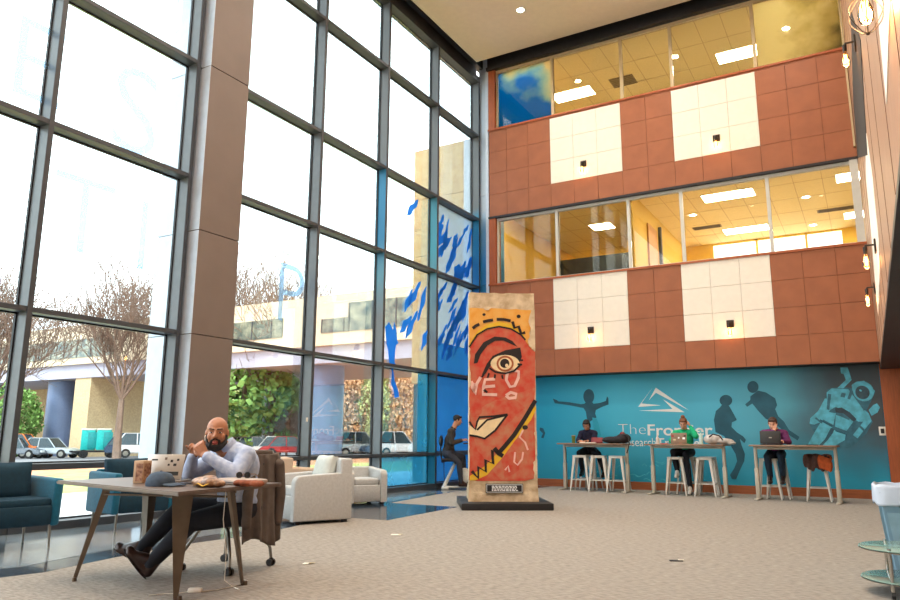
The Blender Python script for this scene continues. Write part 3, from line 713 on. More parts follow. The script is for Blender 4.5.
sart('brow', m_pk, [T1([(44, 418), (50, 372), (92, 312), (148, 283), (202, 288), (236, 305), (262, 335), (235, 322), (190, 303), (150, 305), (112, 328), (78, 372), (62, 415)]),
                    T1([(84, 474), (108, 420), (138, 380), (200, 352), (276, 338), (284, 385), (272, 412), (250, 385), (200, 375), (150, 395), (120, 440), (104, 468)])], lay=7, label='black painted eyebrow and eyelid')
sart('face_outline', m_pk, strokes=[T1([(18, 335), (60, 275), (110, 245), (170, 233), (230, 245), (280, 275), (302, 300)])], w=.028, lay=7)
sart('dashes', m_pk, strokes=[T1([(38, 242), (55, 229), (72, 221)]), T1([(90, 210), (115, 204), (140, 200)]), T1([(158, 197), (195, 198), (228, 205)]), T1([(237, 208), (247, 240), (268, 233), (280, 268), (300, 262)])], w=.05, lay=7)
sart('eye_white', m_pc, ells=[(465+200/5, 280+418/5, 14.5, 8.6)], lay=8)
sart('eye_outline', m_pk, strokes=[T1([(122, 440), (150, 460), (200, 468), (245, 455), (275, 425)]), T1([(268, 400), (290, 402)]), T1([(262, 420), (285, 424)]), T1([(100, 462), (84, 486)]), T1([(120, 466), (112, 490)]), T1([(150, 472), (148, 492)]), T1([(185, 476), (188, 494)])], w=.03, lay=9)
sart('iris', m_pb, ells=[(505, 363.8, 8.6, 8)], lay=9)
sart('iris_ring', m_pc, ells=[(505, 363.8, 6.6, 6)], lay=10)
sart('pupil', m_pk, ells=[(504.6, 363.4, 4.6, 4.6)], lay=11)
sart('glint', m_pc, ells=[(506.6, 365.6, 1.6, 1.8)], lay=12)
sart('chalk_letters', m_pp, strokes=[T1([(78, 486), (58, 520), (50, 572), (36, 540), (32, 505)]), T1([(150, 495), (100, 498), (92, 535), (88, 572), (160, 574)]), T1([(94, 535), (150, 530)]), T1([(212, 455), (206, 500), (225, 535), (248, 530), (266, 490), (268, 458), (240, 452), (212, 455)]), T1([(204, 578), (228, 562), (256, 570), (252, 588), (220, 592), (204, 578)])], w=.05, lay=8, label='pinkish scrawled letters')
sart('nostril', m_pk, strokes=[T1([(96, 548), (112, 562)]), T2([(92, 0), (110, 12)])], w=.03, lay=8)
sart('mouth', m_pc, [T2([(22, 175), (50, 196), (70, 150), (120, 142), (205, 124), (150, 202), (98, 242), (60, 232), (22, 226)])], lay=8, label='cream painted lips')
sart('mouth_outline', m_pk, strokes=[T2([(22, 158), (34, 178), (52, 198), (60, 160), (72, 136), (140, 132), (212, 122)]), T2([(212, 122), (150, 203), (98, 243), (60, 232), (22, 226)]), T2([(205, 126), (110, 150), (60, 200)])], w=.032, lay=9)
sart('diagonal', m_pk, strokes=[T2([(352, 52), (300, 140), (245, 225), (195, 285), (168, 315)]), T2([(146, 290), (168, 318), (190, 330)])], w=.07, lay=9)
sart('zigzag', m_pk, strokes=[T2([(34, 405), (66, 440), (66, 385), (104, 408), (102, 350), (140, 368), (136, 302), (165, 318)])], w=.055, lay=9)
sart('dot', m_pk, ells=[(465+300/5, 390+187/5, 2.8, 2.2)], lay=9)
sart('scribble', m_pp, strokes=[T2([(290, 200), (272, 235), (300, 262), (314, 300)]), T2([(250, 310), (245, 360), (262, 375), (285, 345), (290, 310)]), T2([(200, 400), (215, 380), (222, 410)])], w=.03, lay=9)
m_chip = pm('bare_concrete_chip', (232, 212, 180), (200, 176, 142))
for ci, pl_ in enumerate((T1([(330, 150), (352, 148), (356, 360), (345, 352), (322, 335), (312, 300), (330, 262), (318, 215)]), T2([(345, 210), (362, 205), (362, 330), (350, 320), (354, 260)]), T2([(340, 360), (362, 350), (362, 452), (346, 450)]), T1([(10, 330), (28, 345), (22, 430), (30, 520), (10, 560)]), T2([(10, 60), (24, 90), (18, 150), (10, 170)]), T2([(10, 260), (24, 280), (20, 400), (10, 420)]), T1([(90, 138), (130, 138), (118, 150), (96, 148)]), T1([(170, 96), (190, 98), (186, 120), (172, 118)]))):
    sart('chipped_edge', m_chip, [rough(pl_, .7, 5, 20+ci)], lay=13)
sart('bolt_hole', m_pk, ells=[(465+95/5, 280+173/5, 1.6, 1.4), (465+268/5, 280+182/5, 2, 1.8)], lay=3)
px0, pz0 = sp(485.5, 483.5); px1, pz1 = sp(522.8, 493)
pq = MB(); pq.box(((px0+px1)/2, -.034, (pz0+pz1)/2), (abs(px1-px0), .02, abs(pz0-pz1)), .004); pq = pq.obj('plaque', m_dark, slab)
b = MB(); cx, cz, w2, h2 = (px0+px1)/2, (pz0+pz1)/2, abs(px1-px0)/2-.012, abs(pz0-pz1)/2-.012
for q in ((cx-w2, cx+w2, cz+h2-.008, cz+h2), (cx-w2, cx+w2, cz-h2, cz-h2+.008), (cx-w2, cx-w2+.008, cz-h2, cz+h2), (cx+w2-.008, cx+w2, cz-h2, cz+h2)): b.bb(q[0], q[1], -.047, -.043, q[2], q[3])
b.obj('plaque_border', m_logo, pq, smooth=False)
b = MB(); random.seed(5)
for j in range(4):
    x = cx-w2*.7; z = cz+h2*.55-j*h2*.36
    while x < cx+w2*.68:
        l = random.uniform(.02, .05); b.bb(x, x+l, -.047, -.043, z-.008, z+.008); x += l+.012
b.obj('plaque_lettering', m_logo, pq, smooth=False)
# ================================================================== FURNITURE
m_teal = mat('teal_fabric', (2, 100, 130), .85, var=.1, scale=30, bump=.15, bscale=300, sheen=.2)
m_teald = mat('dark_teal_fabric', (2, 50, 70), .85, var=.1, scale=30, bump=.15, bscale=300)
m_beige = mat('oatmeal_fabric', (190, 193, 194), .9, var=.06, scale=30, bump=.15, bscale=300)
m_cush = mat('grey_green_cushion', (206, 212, 208), .9, var=.04, scale=20)
m_steel = mat('brushed_steel', (150, 146, 138), .35, metal=.8)
m_cushp = mat('tan_fabric', (206, 184, 162), .9, var=.04)

def cushion(c, d, rot=None, mt=None, name='cushion', parent=None):
    b = MB()
    def f(u, v): return (0, 0, 0)
    r = bmesh.ops.create_cube(b.bm, size=1)['verts']
    bmesh.ops.subdivide_edges(b.bm, edges=b.bm.edges[:], cuts=7, use_grid_fill=True)
    for v in b.bm.verts:
        x, y, z = v.co*2
        # puffed: thickness along y falls towards the rim
        k_ = (1-min(1, abs(x))**4)*(1-min(1, abs(z))**4)
        v.co.y = y*.5*(.35+.65*k_**.5); v.co.x *= 1-.06*(1-abs(z))**1*.5; v.co.z += .01*math.sin(x*5+y*3)
    m = Matrix.Translation(V(c)) @ (rot or Matrix.Identity(4)) @ Matrix.Diagonal((d[0], d[1], d[2], 1))
    bmesh.ops.transform(b.bm, matrix=m, verts=b.bm.verts[:])
    return b.obj(name, mt, parent, ang=80)
def teal_chair(loc, rz, label):
    t = thing('armchair', label, 'armchair', loc, rz, 'teal armchairs by the windows')
    W = .78; D_ = .74
    b = MB(); b.box((0, .0, .33), (W-.16, D_-.04, .20), .03); b.obj('seat_base', m_teald, t)
    b = MB(); b.box((0, -.03, .45), (W-.17, D_-.14, .10), .035); b.obj('seat_cushion', m_teald, t)
    for s in (-1, 1):
        b = MB(); y0, y1 = -D_/2, D_/2
        b.prism([(s*(W/2-.09), y0+.03, .22), (s*(W/2-.09), y1, .22), (s*(W/2-.09), y1, .70), (s*(W/2-.09), y0, .69)], (s*.09, 0, 0))
        bmesh.ops.bevel(b.bm, geom=b.bm.edges[:], offset=.03, segments=3, affect='EDGES', profile=.5)
        b.obj('arm', m_teal, t)
    b = MB(); b.box((0, D_/2-.05, .47), (W-.17, .12, .50), .03); b.obj('backrest', m_teal, t)
    cushion((0, D_/2-.20, .64), (W-.24, .20, .40), Matrix.Rotation(math.radians(-8), 4, 'X'), m_teald, 'cushion', t)
    for sx in (-1, 1):
        for sy in (-1, 1):
            b = MB(); b.tube((sx*.31, sy*.30, .24), (sx*.32, sy*.31, 0), .016, .011); b.obj('leg', m_steel, t)
    return t
c1 = teal_chair((1.03, -11.80, .002), math.radians(82), 'teal armchair at the far left edge with dark back cushion facing right')
c2 = dup(c1, (.74, -10.14, .002), math.radians(80), 'teal armchair behind the brown table, seen past the tissue box')
def club_chair(loc, rz, label, mt, w=.85, d=.86, cush=True, h=.84):
    t = thing('armchair', label, 'armchair', loc, rz, 'oatmeal armchairs by the windows')
    a = .13
    b = MB(); b.box((0, 0, .20), (w-2*a+.01, d-.03, .30), .02); b.obj('seat_base', mt, t)
    b = MB(); b.box((0, -.06, .405), (w-2*a-.01, d-.22, .13), .04, seg=3); b.obj('seat_cushion', mt, t)
    for s in (-1, 1):
        b = MB(); x = s*(w/2-a)
        pts = [(x, -d/2, .04)] + [(x, d/2, .04), (x, d/2, .66), (x, -d/2+.10, .62)] + [(x, -d/2+.10-.10*math.sin(q), .52+.10*math.cos(q)) for q in (.4, .8, 1.2, 1.57)]
        b.prism(pts, (s*a, 0, 0)); bmesh.ops.bevel(b.bm, geom=[e for e in b.bm.edges if abs(e.verts[0].co.x-e.verts[1].co.x) < 1e-5], offset=.022, segments=3, affect='EDGES', profile=.5)
        b.obj('arm', mt, t)
    b = MB(); b.box((0, d/2-.09, (h+.04)/2), (w-.004, .18, h-.04), .03, seg=3); b.obj('backrest', mt, t)
    b = MB()
    for sx in (-1, 1):
        for sy in (-1, 1): b.box((sx*(w/2-.07), sy*(d/2-.08), .02), (.06, .06, .04))
    b.obj('feet', m_dark, t, smooth=False)
    if cush: cushion((.03, d/2-.26, .66), (.48, .20, .42), Matrix.Rotation(math.radians(-14), 4, 'X'), m_cush, 'cushion', t)
    return t
# chair 1 faces (-.61,-.79): near side panel runs (1.99,-8.85)-(2.54,-8.14)
pa = on_z(287.5, 525.5, 0); pb = on_z(349.5, 522.5, 0); f = (pa-pb).normalized(); nrm = V((-f.y, f.x, 0)); nrm = nrm if nrm.dot(CAM-pa) > 0 else -nrm
CL = (pa-pb).length; cc = (pa+pb)/2-nrm*.40
print('CL', CL, f)
club_chair((cc.x, cc.y, 0), math.atan2(f.y, f.x)+PI/2+.13, 'large oatmeal armchair with pale loose cushion, right of the seated man', m_beige, .80, max(.8, min(.95, CL)))
f2 = V((.84, -.53, 0)); mid = V((1.24, -5.95, 0)); cc = mid - f2*.40
club_chair((cc.x, cc.y, .004), math.atan2(f2.y, f2.x)+PI/2, 'smaller oatmeal tub armchair facing right beside the glazing', m_beige, .74, .78, False, .66).scale = (.98, .98, .92)
club_chair((.72, -7.05, .004), math.radians(140), 'tan armchair mostly hidden behind the big oatmeal armchair', m_cushp, .74, .72, False, .80)

# ---- brown table of the seated man
m_tt = mat('walnut_top', (104, 88, 78), .35, var=.12, scale=4, stretch=(1, 9, 1))
m_gun = mat('bronze_steel', (112, 98, 84), .38, metal=.7, var=.15, scale=6)
tb = thing('work_table', 'long brown work table with tapered bronze metal legs where the bald man sits', 'table', (3.78, -12.1, 0))
TZ = .765
cs = [(2.90, -12.46), (4.74, -12.76), (4.62, -11.66), (3.0, -11.64)]
b = MB(); b.prism([(x-3.78, y+12.1, TZ-.028) for x, y in cs], (0, 0, .028))
bmesh.ops.bevel(b.bm, geom=b.bm.edges[:], offset=.008, segments=2, affect='EDGES'); b.obj('tabletop', m_tt, tb)
def tleg(top, foot, w0, w1, ang):
    b = MB(); top = V(top)-V((3.78, -12.1, 0)); foot = V(foot)-V((3.78, -12.1, 0))
    # folded sheet leg: an L section, wide above, a point at the foot
    for a in (ang, ang+PI/2):
        d = V((math.cos(a), math.sin(a), 0)); n = V((-d.y, d.x, 0))
        b.prism([top, top+d*w0, foot+d*w1, foot], n*.006)
    b.tube(foot+V((.008, .008, .03)), foot+V((.008, .008, 0)), .016, .018)
    b.obj('leg', m_gun, tb, smooth=False)
tleg((4.40, -12.34, TZ-.03), (4.405, -12.42, .0), .15, .03, PI*.80)
tleg((3.28, -12.28, TZ-.03), (3.16, -12.40, .0), .055, .022, PI*.28)
tleg((4.34, -11.90, TZ-.03), (4.40, -11.80, .0), .07, .022, PI*1.08)
tleg((3.24, -11.90, TZ-.03), (3.20, -11.80, .0), .14, .03, -PI*.08)
b = MB(); b.tube((-.5, -.18, .66), (.56, .22, .66), .009); b.tube((-.5, .2, .66), (.56, -.22, .66), .009)
b.tube((-.52, -.18, .70), (.58, -.22, .70), .01); b.tube((-.52, .22, .70), (.58, .2, .70), .01); b.obj('brace', m_gun, tb)

# ---- task chair
CH = V((3.74, -11.36, 0)); CF = math.atan2(-.10, -1)      # facing direction
tc_ = thing('task_chair', 'black task chair on silver legs and casters under the bald man', 'chair', CH, CF+PI/2)
m_blk = mat('black_plastic', (26, 26, 28), .5); m_blkf = mat('black_fabric', (22, 22, 26), .9)
b = MB(); b.box((0, 0, .43), (.46, .46, .05), .022); b.obj('seat', m_blkf, tc_)
b = MB(); b.grid(lambda u, v: ((u-.5)*.44, .26+.06*(1-(2*u-1)**2)-.03+.05*v, .52+.38*v), 10, 8)
bk = b.obj('backrest', m_blk, tc_); md = bk.modifiers.new('s', 'SOLIDIFY'); md.thickness = .02
b = MB()
for s in (-1, 1): b.path([(s*.22, -.05, .40), (s*.23, .22, .41), (s*.22, .29, .55), (s*.20, .31, .8)], .011)
b.path([(-.22, -.05, .40), (.22, -.05, .40)], .011); b.obj('back_frame', m_steel, tc_)
for sx in (-1, 1):
    for sy in (-1, 1):
        b = MB(); b.path([(sx*.10, sy*.03, .39), (sx*.19, sy*.16, .33), (sx*.26, sy*.25, .16), (sx*.27, sy*.26, .07)], .014, 10); l = b.obj('leg', m_steel, tc_)
        b = MB(); b.tube((sx*.27-.03, sy*.26, .03), (sx*.27-.008, sy*.26, .03), .03, n=16); b.tube((sx*.27+.008, sy*.26, .03), (sx*.27+.03, sy*.26, .03), .03, n=16); b.box((sx*.27, sy*.26, .05), (.03, .03, .04), .008); b.obj('caster', m_blk, l)
# jacket over the chair back
m_jack = mat('taupe_wool', (98, 88, 82), .95, var=.12, scale=12, bump=.3, bscale=200)
jk = thing('jacket', 'taupe wool jacket draped over the back of the task chair', 'jacket', CH, CF+PI/2)
b = MB()
def jf(u, v):
    # wraps over the back: u across, v from front hem over the top to rear hem
    x = (u-.5)*(.47+.05*abs(v-.35)); fold = .014*math.sin(u*17+v*3)+.01*math.sin(u*31)
    if v < .3: t = v/.3; z = .60+.36*t; y = .235+.05*t+.03*(1-(2*u-1)**2)-.02
    elif v < .4: t = (v-.3)/.1; z = .96+.025*math.sin(t*PI); y = .265+.07*t
    else: t = (v-.4)/.6; z = .96-.72*t-.04*math.sin(u*6); y = .335+.03*t+fold*(.4+t)
    y += .03*(1-(2*u-1)**2)
    return (x+(fold*.4), y, z)
b.grid(jf, 30, 36); o = b.obj('jacket_body', m_jack, jk); md = o.modifiers.new('s', 'SOLIDIFY'); md.thickness = .012
for s in (-1, 1):
    b = MB(); b.cap((s*.19, .36, .88), (s*.22, .37, .62), .05, .045); b.cap((s*.22, .37, .62), (s*.21, .36, .40), .045, .04); b.obj('sleeve', m_jack, jk)
b = MB(); b.box((0, .30, .985), (.24, .10, .05), .02); b.obj('collar', m_jack, jk)

# ---- things on the table
m_silver = mat('silver_aluminium', (186, 182, 176), .35, metal=.6, var=.04)
m_screen = mat('screen_off', (20, 22, 28), .15)
def laptop(name, label, loc, rz, col, back=None, stick=None, w=.33, d=.23, lean=18):
    t = thing(name, label, 'laptop', loc, rz)        # screen back faces -y side, keyboard +y (user at +y)
    b = MB(); b.box((0, 0, .009), (w, d, .016), .004); bs = b.obj('base', col, t)
    b = MB(); b.bb(-w*.42, w*.42, -.05, d*.40, .0172, .019); b.obj('keyboard', m_blk, bs, smooth=False)
    R_ = Matrix.Translation((0, -d/2+.005, .018)) @ Matrix.Rotation(math.radians(lean), 4, 'X')
    b = MB(); b.box((0, 0, .115*w/.33), (w, .008, .22*w/.33), .003); bmesh.ops.transform(b.bm, matrix=R_, verts=b.bm.verts[:]); lid = b.obj('lid', back or col, t)
    b = MB(); b.box((0, .0045, .115*w/.33), (w*.93, .002, .19*w/.33)); bmesh.ops.transform(b.bm, matrix=R_, verts=b.bm.verts[:]); b.obj('screen', m_screen, lid, smooth=False)
    for (x, z, sx, sz, mt, r) in (stick or []):
        b = MB(); b.box((x, -.0052, z), (sx, .0012, sz), .0, rot=None); bmesh.ops.transform(b.bm, matrix=R_, verts=b.bm.verts[:]); b.obj('sticker', mt, lid, smooth=False)
    return t
lp = on_z(163, 484, TZ)
lp = on_z(163, 482, TZ)
laptop('laptop', 'open silver laptop with dark stickers in front of the bald man', (*on_z(168, 481.5, TZ).xy, TZ), math.radians(28), m_silver, stick=[(-.09, .16, .05, .012, m_dark, 0), (.05, .15, .02, .02, m_dark, 0), (.08, .12, .025, .02, m_dark, 0), (.03, .12, .016, .016, m_dark, 0), (.0, .17, .02, .02, m_tt, 0), (.1, .16, .018, .018, m_dark, 0), (.07, .05, .1, .03, m_blk, 0)], w=.30, lean=-16)
t = thing('tissue_box', 'small upright tan box with dark patterned side at laptop left', 'box', (*on_z(141.5, 483, TZ).xy, TZ), math.radians(20))
b = MB(); b.box((0, 0, .086), (.085, .11, .17), .006); b.obj('box_body', mat('tan_card', (188, 160, 130), .7, var=.05), t)
b = MB(); b.bb(.0428, .0436, -.045, .045, .015, .15); b.bb(-.02, .038, -.056, -.0552, .015, .15); b.obj('printed_side', mat('brown_print', (112, 72, 56), .7, var=.5, scale=40, rgb2=(180, 140, 110)), t, smooth=False)
m_denim = mat('slate_denim', (62, 78, 96), .9, var=.15, scale=30, bump=.3, bscale=300)
t = thing('baseball_cap', 'slate blue baseball cap lying on the brown table', 'cap', (*on_z(160, 486, TZ).xy, TZ), math.radians(15))
b = MB(); b.lathe([(.092, 0), (.095, .02), (.088, .055), (.066, .088), (.03, .102), (.004, .105)], n=24); o = b.obj('crown', m_denim, t); o.scale = (1.15, 1, 1)
b = MB(); b.grid(lambda u, v: (.07+.12*v*math.cos((u-.5)*2.2)+.02, (u-.5)*.19*(1-.15*v), .022-.012*v-.03*((u-.5)*2)**2*.3), 12, 6); o = b.obj('brim', m_denim, t); md = o.modifiers.new('s', 'SOLIDIFY'); md.thickness = .005
b = MB(); b.ell((0, 0, .106), (.008, .008, .004)); b.obj('button', m_denim, t)
b = MB(); b.box((-.09, 0, .008), (.03, .05, .012), .003); b.obj('strap', m_silver, t)
t = thing('phone', 'dark phone lying flat between cap and leather bag', 'phone', (*on_z(187, 484, TZ).xy, TZ), .3)
b = MB(); b.box((0, 0, .005), (.15, .075, .008), .003); b.obj('body', m_blk, t)
b = MB(); b.bb(-.068, .068, -.033, .033, .0091, .0096); b.obj('screen', m_screen, t, smooth=False)
m_leath = mat('tortoise_leather', (84, 50, 32), .35, var=.3, scale=30, rgb2=(176, 134, 96), bump=.4, bscale=40)
t = thing('leather_pouch', 'crumpled shiny brown leather pouch on the brown table', 'pouch', (*on_z(207, 487, TZ).xy, TZ), math.radians(-5))
b = MB(); 
for x, y, z, rx, ry, rz_ in ((-.07, 0, .035, .08, .07, .035), (0, .02, .045, .07, .06, .04), (.06, -.01, .035, .07, .07, .035), (.12, .01, .028, .05, .05, .028), (-.02, -.03, .03, .09, .05, .03)): b.ell((x, y, z), (rx, ry, rz_), Matrix.Rotation(x*4, 3, 'Z'))
remesh(b, 'pouch_body', m_leath, t, .008, 3)
b = MB(); b.path([(-.06, -.07, .01), (.0, -.08, .03), (.06, -.08, .012), (.1, -.06, .03)], .004); b.obj('zip', mat('gold', (200, 150, 60), .3, metal=.9), t)
t = thing('portfolio_case', 'flat silver grey laptop case under sunglasses at table right', 'case', (*on_z(238, 483.5, TZ).xy, TZ), math.radians(-12))
b = MB(); b.box((0, 0, .019), (.40, .28, .036), .012); b.obj('case_body', mat('grey_case', (176, 162, 152), .5, var=.05), t)
b = MB(); b.path([(-.195, -.138, .019), (.195, -.138, .019)], .004); b.obj('zip', m_dark, t)
t = thing('sunglasses', 'brown sunglasses resting on the grey laptop case', 'sunglasses', (*on_z(243, 483, TZ).xy, TZ+.036), math.radians(20))
for s in (-1, 1):
    b = MB(); b.lathe([(.026, 0), (.026, .004)], n=16, mtx=Matrix.Translation((s*.034, 0, .024)) @ Matrix.Rotation(PI/2, 4, 'X')); b.obj('lens', m_screen, t)
    b = MB(); b.path([(s*.062, 0, .034), (s*.066, .07, .030), (s*.064, .13, .012)], .003); b.obj('temple', m_leath, t)
b = MB(); b.path([(-.010, 0, .030), (0, 0, .034), (.010, 0, .030)], .003); b.obj('bridge', m_leath, t)
t = thing('scarf', 'rust brown scarf bunched at the right end of the brown table', 'scarf', (*on_z(249, 486.3, TZ).xy, TZ), .2)
b = MB()
for i in range(7): b.ell((-.09+.03*i, .02*math.sin(i*2), .022), (.04, .05, .024), Matrix.Rotation(i*.7, 3, 'Z'))
remesh(b, 'scarf_folds', mat('rust_knit', (132, 72, 46), .9, var=.3, scale=20, bump=.5), t, .008, 3)
t = thing('power_adapter', 'white power adapter with cable on the carpet by the table leg', 'power adapter', (4.30, -12.18, 0), .6)
b = MB(); b.box((0, 0, .016), (.10, .05, .030), .008); b.obj('brick', m_white, t)
b = MB(); pts = [(.05, 0, .006), (.14, .06, .004), (.26, .22, .004), (.3, .4, .004), (.22, .5, .005)]; b.path(pts, .003, 6); b.obj('cable', m_white, t)
b = MB(); b.path([(-.05, 0, .006), (-.12, -.06, .004), (-.2, -.05, .004), (-.3, -.1, .004)], .003, 6); b.obj('cable', m_white, t)
t = thing('charging_cord', 'thin white charging cord hanging beside the right table leg', 'cord', (4.36, -11.90, 0))
b = MB(); b.path([(.0, -.10, TZ-.03), (-.02, -.09, .5), (.0, -.06, .25), (-.02, -.04, .05), (.03, .0, .004), (.16, -.06, .004)], .003, 6); b.obj('cord_run', m_white, t)

# ---- bar stools, white metal
m_stool = mat('white_metal', (216, 212, 204), .4, metal=.15, var=.06)
def make_stool(label):
    t = thing('bar_stool', label, 'stool', (0, 0, 0), 0, 'white metal bar stools at the standing desks')
    b = MB(); b.box((0, 0, .752), (.31, .31, .014), .006, seg=2); b.box((0, 0, .728), (.30, .30, .035), .005); b.obj('seat', m_stool, t)
    for sx in (-1, 1):
        for sy in (-1, 1):
            b = MB(); tp = V((sx*.148, sy*.148, .735)); ft = V((sx*.215, sy*.215, 0))
            for d, n in ((V((-sx, 0, 0)), V((0, -sy, 0))), (V((0, -sy, 0)), V((-sx, 0, 0)))):
                b.prism([tp, tp+d*.058, ft+d*.026, ft], n*.005)
            b.obj('leg', m_stool, t, smooth=False)
    h = .24; r = .148+(.215-.148)*(1-h/.735)-.01
    for a in range(4):
        b = MB(); p = [(-r, -r), (r, -r), (r, r), (-r, r)]
        b.tube((*p[a], h), (*p[(a+1) % 4], h), .009); b.obj('footrest_bar', m_stool, t)
    return t
st0 = None
SP = [(582, 491, 2.78, -.85, .1, 'leftmost white bar stool, front left of the first standing desk'),
      (600, 492.5, 3.42, -.98, .15, 'white bar stool in the middle of the first standing desk'),
      (619, 491, 3.86, -.66, .0, 'white bar stool at the right end of the first standing desk'),
      (677.5, 494, 5.0, -1.0, .1, 'white bar stool in front of the woman in green'),
      (707.5, 497, 5.72, -1.22, .0, 'white bar stool below the white bag on the middle standing desk'),
      (771, 499, 6.92, -1.38, .05, 'white bar stool in front of the man in purple'),
      (820, 500, 7.78, -.95, .0, 'white bar stool with brown and orange jacket under the right standing desk')]
stools = []
for (u, v, x, y, rz, lb) in SP:
    p = on_z(u, v-1.5, 0); x, y = p.x, min(p.y, -.62)
    # slide along the view ray so that the column stays put
    q = ray(u, v); x = CAM.x+q.x*(y-CAM.y)/q.y
    if st0 is None: st0 = make_stool(lb); st0.location = (x, y, 0); st0.rotation_euler = (0, 0, rz); s_ = st0
    else: s_ = dup(st0, (x, y, 0), rz, lb)
    stools.append(s_)

# ---- standing desks
m_dtop = mat('desk_top', (140, 112, 90), .5, var=.1, scale=3, stretch=(1, 8, 1))
m_dleg = mat('desk_leg', (186, 178, 162), .45, metal=.2, var=.05)
DZ = 1.02
def desk(pl, pr, ov, label):
    pl = V(pl); pr = V(pr); c = (pl+pr)/2; a = math.atan2(pr.y-pl.y, pr.x-pl.x); L_ = (pr-pl).length
    t = thing('standing_desk', label, 'desk', (c.x, c.y, 0), a, 'tall standing desks along the mural')
    b = MB(); b.box((0, .0, DZ-.015), (L_+ov*2, .62, .03), .006); b.obj('desktop', m_dtop, t)
    for s in (-1, 1):
        x = s*L_/2
        b = MB(); b.box((x, 0, .30), (.075, .075, .56), .01); b.box((x, 0, .72), (.058, .058, .56), .008); l = b.obj('leg', m_dleg, t)
        b = MB(); b.box((x, 0, .018), (.08, .60, .03), .01); b.obj('foot', m_dleg, l)
    b = MB(); b.box((0, 0, DZ-.06), (L_-.06, .06, .05), .005); b.obj('crossbar', m_dleg, t)
    return t
def fp(u, v, y): q = ray(u, v); s = (y-CAM.y)/q.y; return (CAM.x+q.x*s, y, 0)
D1 = desk(fp(565.5, 480, -.40), fp(628, 480, -.55), .04, 'standing desk at left under the outstretched figure of the mural')
D2 = desk(fp(653.6, 480, -.66), fp(725.5, 480, -.76), .07, 'middle standing desk where the woman in green works')
D3 = desk(fp(757.5, 480, -.95), fp(838, 480, -1.0), .06, 'right standing desk where the man in purple works')
def ontop(u, y): q = ray(u, 440); s = (y-CAM.y)/q.y; return (CAM.x+q.x*s, y, DZ)
m_green = mat('green_cup', (96, 112, 40), .5)
t = thing('travel_cup', 'olive green travel cup at the left end of the first desk', 'cup', ontop(573.5, -.45))
b = MB(); b.lathe([(.034, 0), (.042, .12), (.044, .15)], n=16); b.obj('cup_body', m_green, t)
b = MB(); b.lathe([(.045, .15), (.046, .165), (.03, .172)], n=16); b.obj('lid', mat('tan_lid', (170, 140, 90), .5), t)
t = thing('book', 'open book lying before the man in navy', 'book', ontop(588, -.5), .2)
b = MB(); b.box((-.09, 0, .012), (.17, .24, .02), .004); b.box((.09, 0, .012), (.17, .24, .02), .004); b.obj('pages', m_white, t)
t = thing('tablet', 'red cased tablet propped on the first standing desk', 'tablet', ontop(597, -.42), .1)
b = MB(); b.box((0, 0, .07), (.26, .012, .13), .004, rot=Matrix.Rotation(-.5, 4, 'X')); b.obj('case', mat('maroon', (130, 40, 46), .6), t)
b = MB(); b.box((0, .09, .006), (.24, .16, .01), .003); b.obj('stand', mat('maroon'), t) if False else b.obj('stand', MATS['maroon'], t)
t = thing('backpack', 'black backpack slumped across the right half of the first desk', 'backpack', ontop(619, -.45), .1)
b = MB(); b.ell((-.16, 0, .075), (.22, .14, .075)); b.ell((.10, 0, .11), (.16, .15, .11)); b.ell((-.02, -.04, .08), (.18, .13, .08)); remesh(b, 'bag_body', mat('charcoal_nylon', (38, 36, 42), .8, var=.2, scale=10), t, .012, 4)
b = MB(); b.path([(.12, -.12, .2), (.24, -.16, .14), (.27, -.28, .0), (.25, -.34, -.12), (.22, -.33, -.2)], .014); b.obj('strap', m_blk, t)
b = MB(); b.ell((.08, -.02, .20), (.06, .05, .05)); b.obj('red_pocket', MATS['maroon'], t)
laptop('laptop', 'silver laptop with stickered lid in front of the woman in green', ontop(679.5, -.82), .05, mat('laptop_lid_brown', (136, 110, 90), .5), stick=[(0, .11, .03, .03, m_logo, 0), (-.12, .15, .05, .05, mat('sticker_red', (150, 60, 50), .6), 0), (.10, .10, .05, .04, m_logo, 0), (.12, .15, .04, .03, m_dark, 0), (-.08, .07, .05, .03, m_tan, 0)], w=.31, lean=-14)
t = thing('phone', 'coral red phone lying left of the woman in green', 'phone', ontop(664, -.85), .2)
b = MB(); b.box((0, 0, .008), (.16, .08, .014), .004); b.obj('body', mat('coral', (206, 70, 56), .5), t)
t = thing('water_bottle', 'small clear white water bottle left end of the middle desk', 'bottle', ontop(657.5, -.6))
b = MB(); b.lathe([(.034, 0), (.036, .10), (.03, .13), (.014, .15), (.014, .17)], n=16); b.obj('bottle_body', mat('milky', (226, 214, 206), .3), t)
b = MB(); b.lathe([(.017, .17), (.017, .19)], n=12); b.obj('cap', m_white, t)
t = thing('spray_bottle', 'tall white bottle beside the white bag on the middle desk', 'bottle', ontop(701, -.78))
b = MB(); b.lathe([(.038, 0), (.04, .14), (.03, .18), (.015, .20), (.015, .23)], n=16); b.obj('bottle_body', mat('mint', (200, 226, 220), .3), t)
b = MB(); b.lathe([(.018, .23), (.018, .26)], n=12); b.obj('cap', mat('cyan_cap', (60, 190, 200), .4), t)
t = thing('handbag', 'white and grey slouched bag at right end of the middle desk', 'bag', ontop(717, -.78), .1)
b = MB(); b.ell((-.08, 0, .10), (.18, .13, .10)); b.ell((.14, -.02, .06), (.18, .12, .06)); b.ell((.26, -.04, .03), (.10, .09, .03)); b.ell((-.02, .0, .14), (.12, .1, .06)); remesh(b, 'bag_body', mat('white_canvas', (222, 216, 210), .8, var=.2, scale=8, rgb2=(170, 164, 160)), t, .012, 3)
b = MB(); b.path([(-.14, -.1, .14), (-.06, -.15, .2), (.06, -.14, .17), (.12, -.12, .08)], .012); b.obj('handle', m_dark, t)
